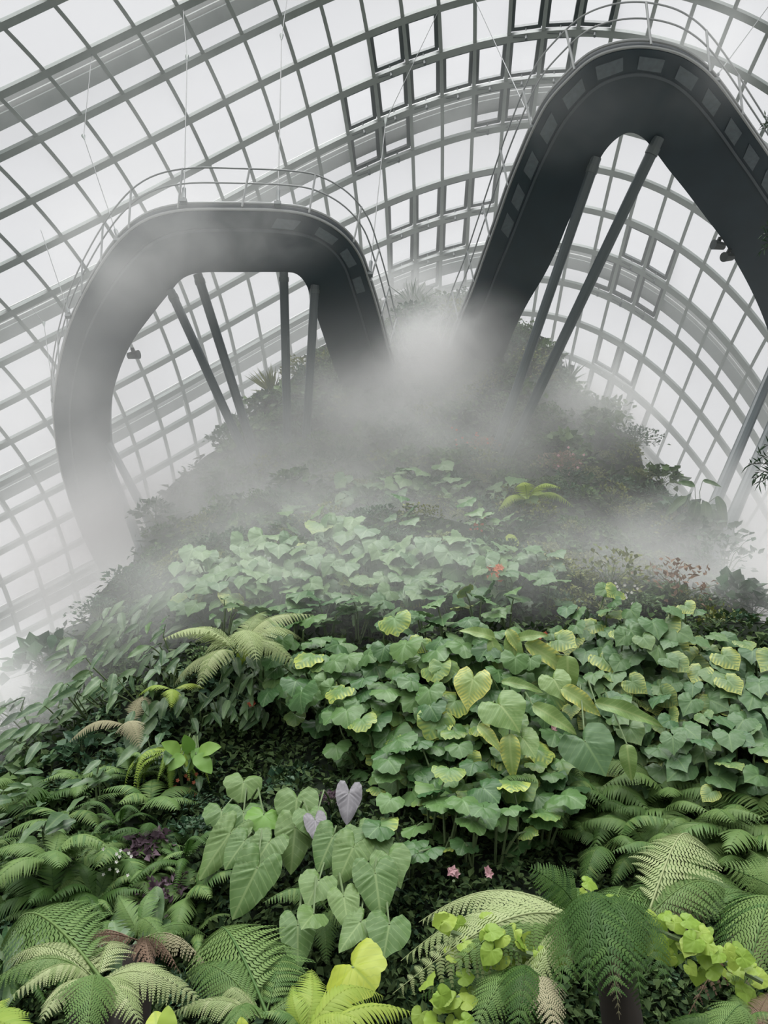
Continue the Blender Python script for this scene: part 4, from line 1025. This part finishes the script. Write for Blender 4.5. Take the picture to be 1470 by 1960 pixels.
# ------------------------------------------------------------------ mist
def puff(c, size, dens, nscale=1.6, thr=.42, soft=.22, label='drifting patch of cool mist', ani=.15, rot=0):
    m = bpy.data.materials.new('mist_vapour'); m.use_nodes = True; g = NG(m); n = g.n
    n.remove(n['Principled BSDF']); out = n['Material Output']
    tc = n.new('ShaderNodeTexCoord'); ln = n.new('ShaderNodeVectorMath'); ln.operation = 'LENGTH'; g.l.new(tc.outputs['Object'], ln.inputs[0])
    fall = g.ramp(ln.outputs['Value'], 1.0, .15)
    ge = n.new('ShaderNodeNewGeometry'); nz = n.new('ShaderNodeTexNoise'); nz.inputs['Scale'].default_value = nscale / max(min(size), .1); nz.inputs['Detail'].default_value = 4; nz.inputs['Roughness'].default_value = .62; nz.inputs['Distortion'].default_value = .5
    g.l.new(ge.outputs['Position'], nz.inputs['Vector'])
    d = g.math('MULTIPLY', g.math('MULTIPLY', fall, g.ramp(nz.outputs['Fac'], thr - soft, thr + soft)), dens)
    v = n.new('ShaderNodeVolumeScatter'); v.inputs['Color'].default_value = (.955, .98, .972, 1); v.inputs['Anisotropy'].default_value = ani
    g.l.new(d, v.inputs['Density']); g.l.new(v.outputs[0], out.inputs['Volume'])
    bm = bmesh.new(); bmesh.ops.create_icosphere(bm, subdivisions=3, radius=1.0); me = bpy.data.meshes.new('mist'); bm.to_mesh(me); bm.free(); me.materials.append(m)
    o = link('mist', me); o.location = c; o.scale = size; o.rotation_euler = (0, 0, rot); tag(o, label, None, None, 'stuff'); return o
MIST = 1.9
for px, py, y, size, dens, lab in [
    (800, 695, 19.2, (2.8, 2.4, 2.4), .42, 'bright plume of mist welling up between the two walkway feet'),
    (730, 760, 18.6, (3.4, 1.6, 1.8), .26, 'mist spreading left from the plume over the walkway foot'),
    (790, 600, 23.0, (3.6, 2.5, 2.8), .34, 'thin mist over the summit of the mountain'),
    (790, 830, 16.6, (6.0, 2.2, 2.6), .13, 'veil of mist sinking over the upper slope'),
    (230, 1090, 20.0, (4.6, 5, 3.6), .32, 'thick mist hiding the low end of the left walkway'),
    (430, 960, 17.6, (4.4, 3, 2.8), .24, 'mist lying on the left skyline'),
    (620, 990, 13.4, (4.6, 1.8, 1.6), .15, 'flat band of mist above the heart leaved climbers'),
    (760, 1085, 9.3, (5.6, 1.7, 1.4), .15, 'thin mist in front of the heart leaved climbers'),
    (330, 1180, 10.2, (3.0, 1.8, 1.5), .15, 'mist creeping down the left flank'),
    (1130, 800, 20.5, (3.2, 3, 3.2), .28, 'mist rolling down the upper right slope'),
    (1290, 1100, 12.2, (3.6, 1.8, 1.9), .24, 'mist over the shaded right slope'),
    (1470, 1100, 17.0, (3.8, 5, 3.4), .40, 'thick mist at the right edge below the skyline'),
    (-10, 1400, 10.6, (2.2, 3, 1.5), .42, 'white mist at the left edge of the slope'),
    (270, 500, 13.6, (3.0, 2.4, 2.8), .13, 'wisps drifting under the bend of the left walkway'),
    (450, 440, 13.0, (3.0, 1.6, 1.6), .09, 'wisps under the top of the left walkway'),
    (110, 1290, 12.6, (1.8, 2.0, 1.3), .32, 'mist clinging to the lower left skyline'),
    (150, 800, 16.5, (3.2, 3.5, 5.0), .09, 'haze around the outer curve of the left walkway'),
    (1110, 200, 11.2, (2.6, 1.6, 2.2), .025, 'faint wisps under the tip of the right walkway'),
    (1330, 110, 11.0, (2.0, 2.2, 2.0), .10, 'faint wisps beside the railing of the right walkway'),
    (900, 640, 19.0, (2.4, 2.2, 2.2), .32, 'mist around the foot of the right walkway'),
    (1455, 1170, 12.4, (2.2, 1.8, 1.6), .40, 'low mist drifting over the right end of the slope'),
    (760, 940, 16.6, (9, 4.6, 6.0), .06, 'broad thin mist resting on the middle of the mountain')]:
    puff(at_y(px, py, y), size, dens * MIST, label=lab)
puff(Vector((2, 34, 14)), (34, 24, 26), .045, 2.6, .45, .3, 'broad haze filling the far end of the conservatory')
puff(at_y(330, 300, 20), (9, 8, 6), .05, 2.2, .5, .2, 'thin haze under the roof above the left walkway')
puff(at_y(960, 260, 26), (8, 6, 5), .07, 2.0, .5, .2, 'thin haze under the roof between the walkways')
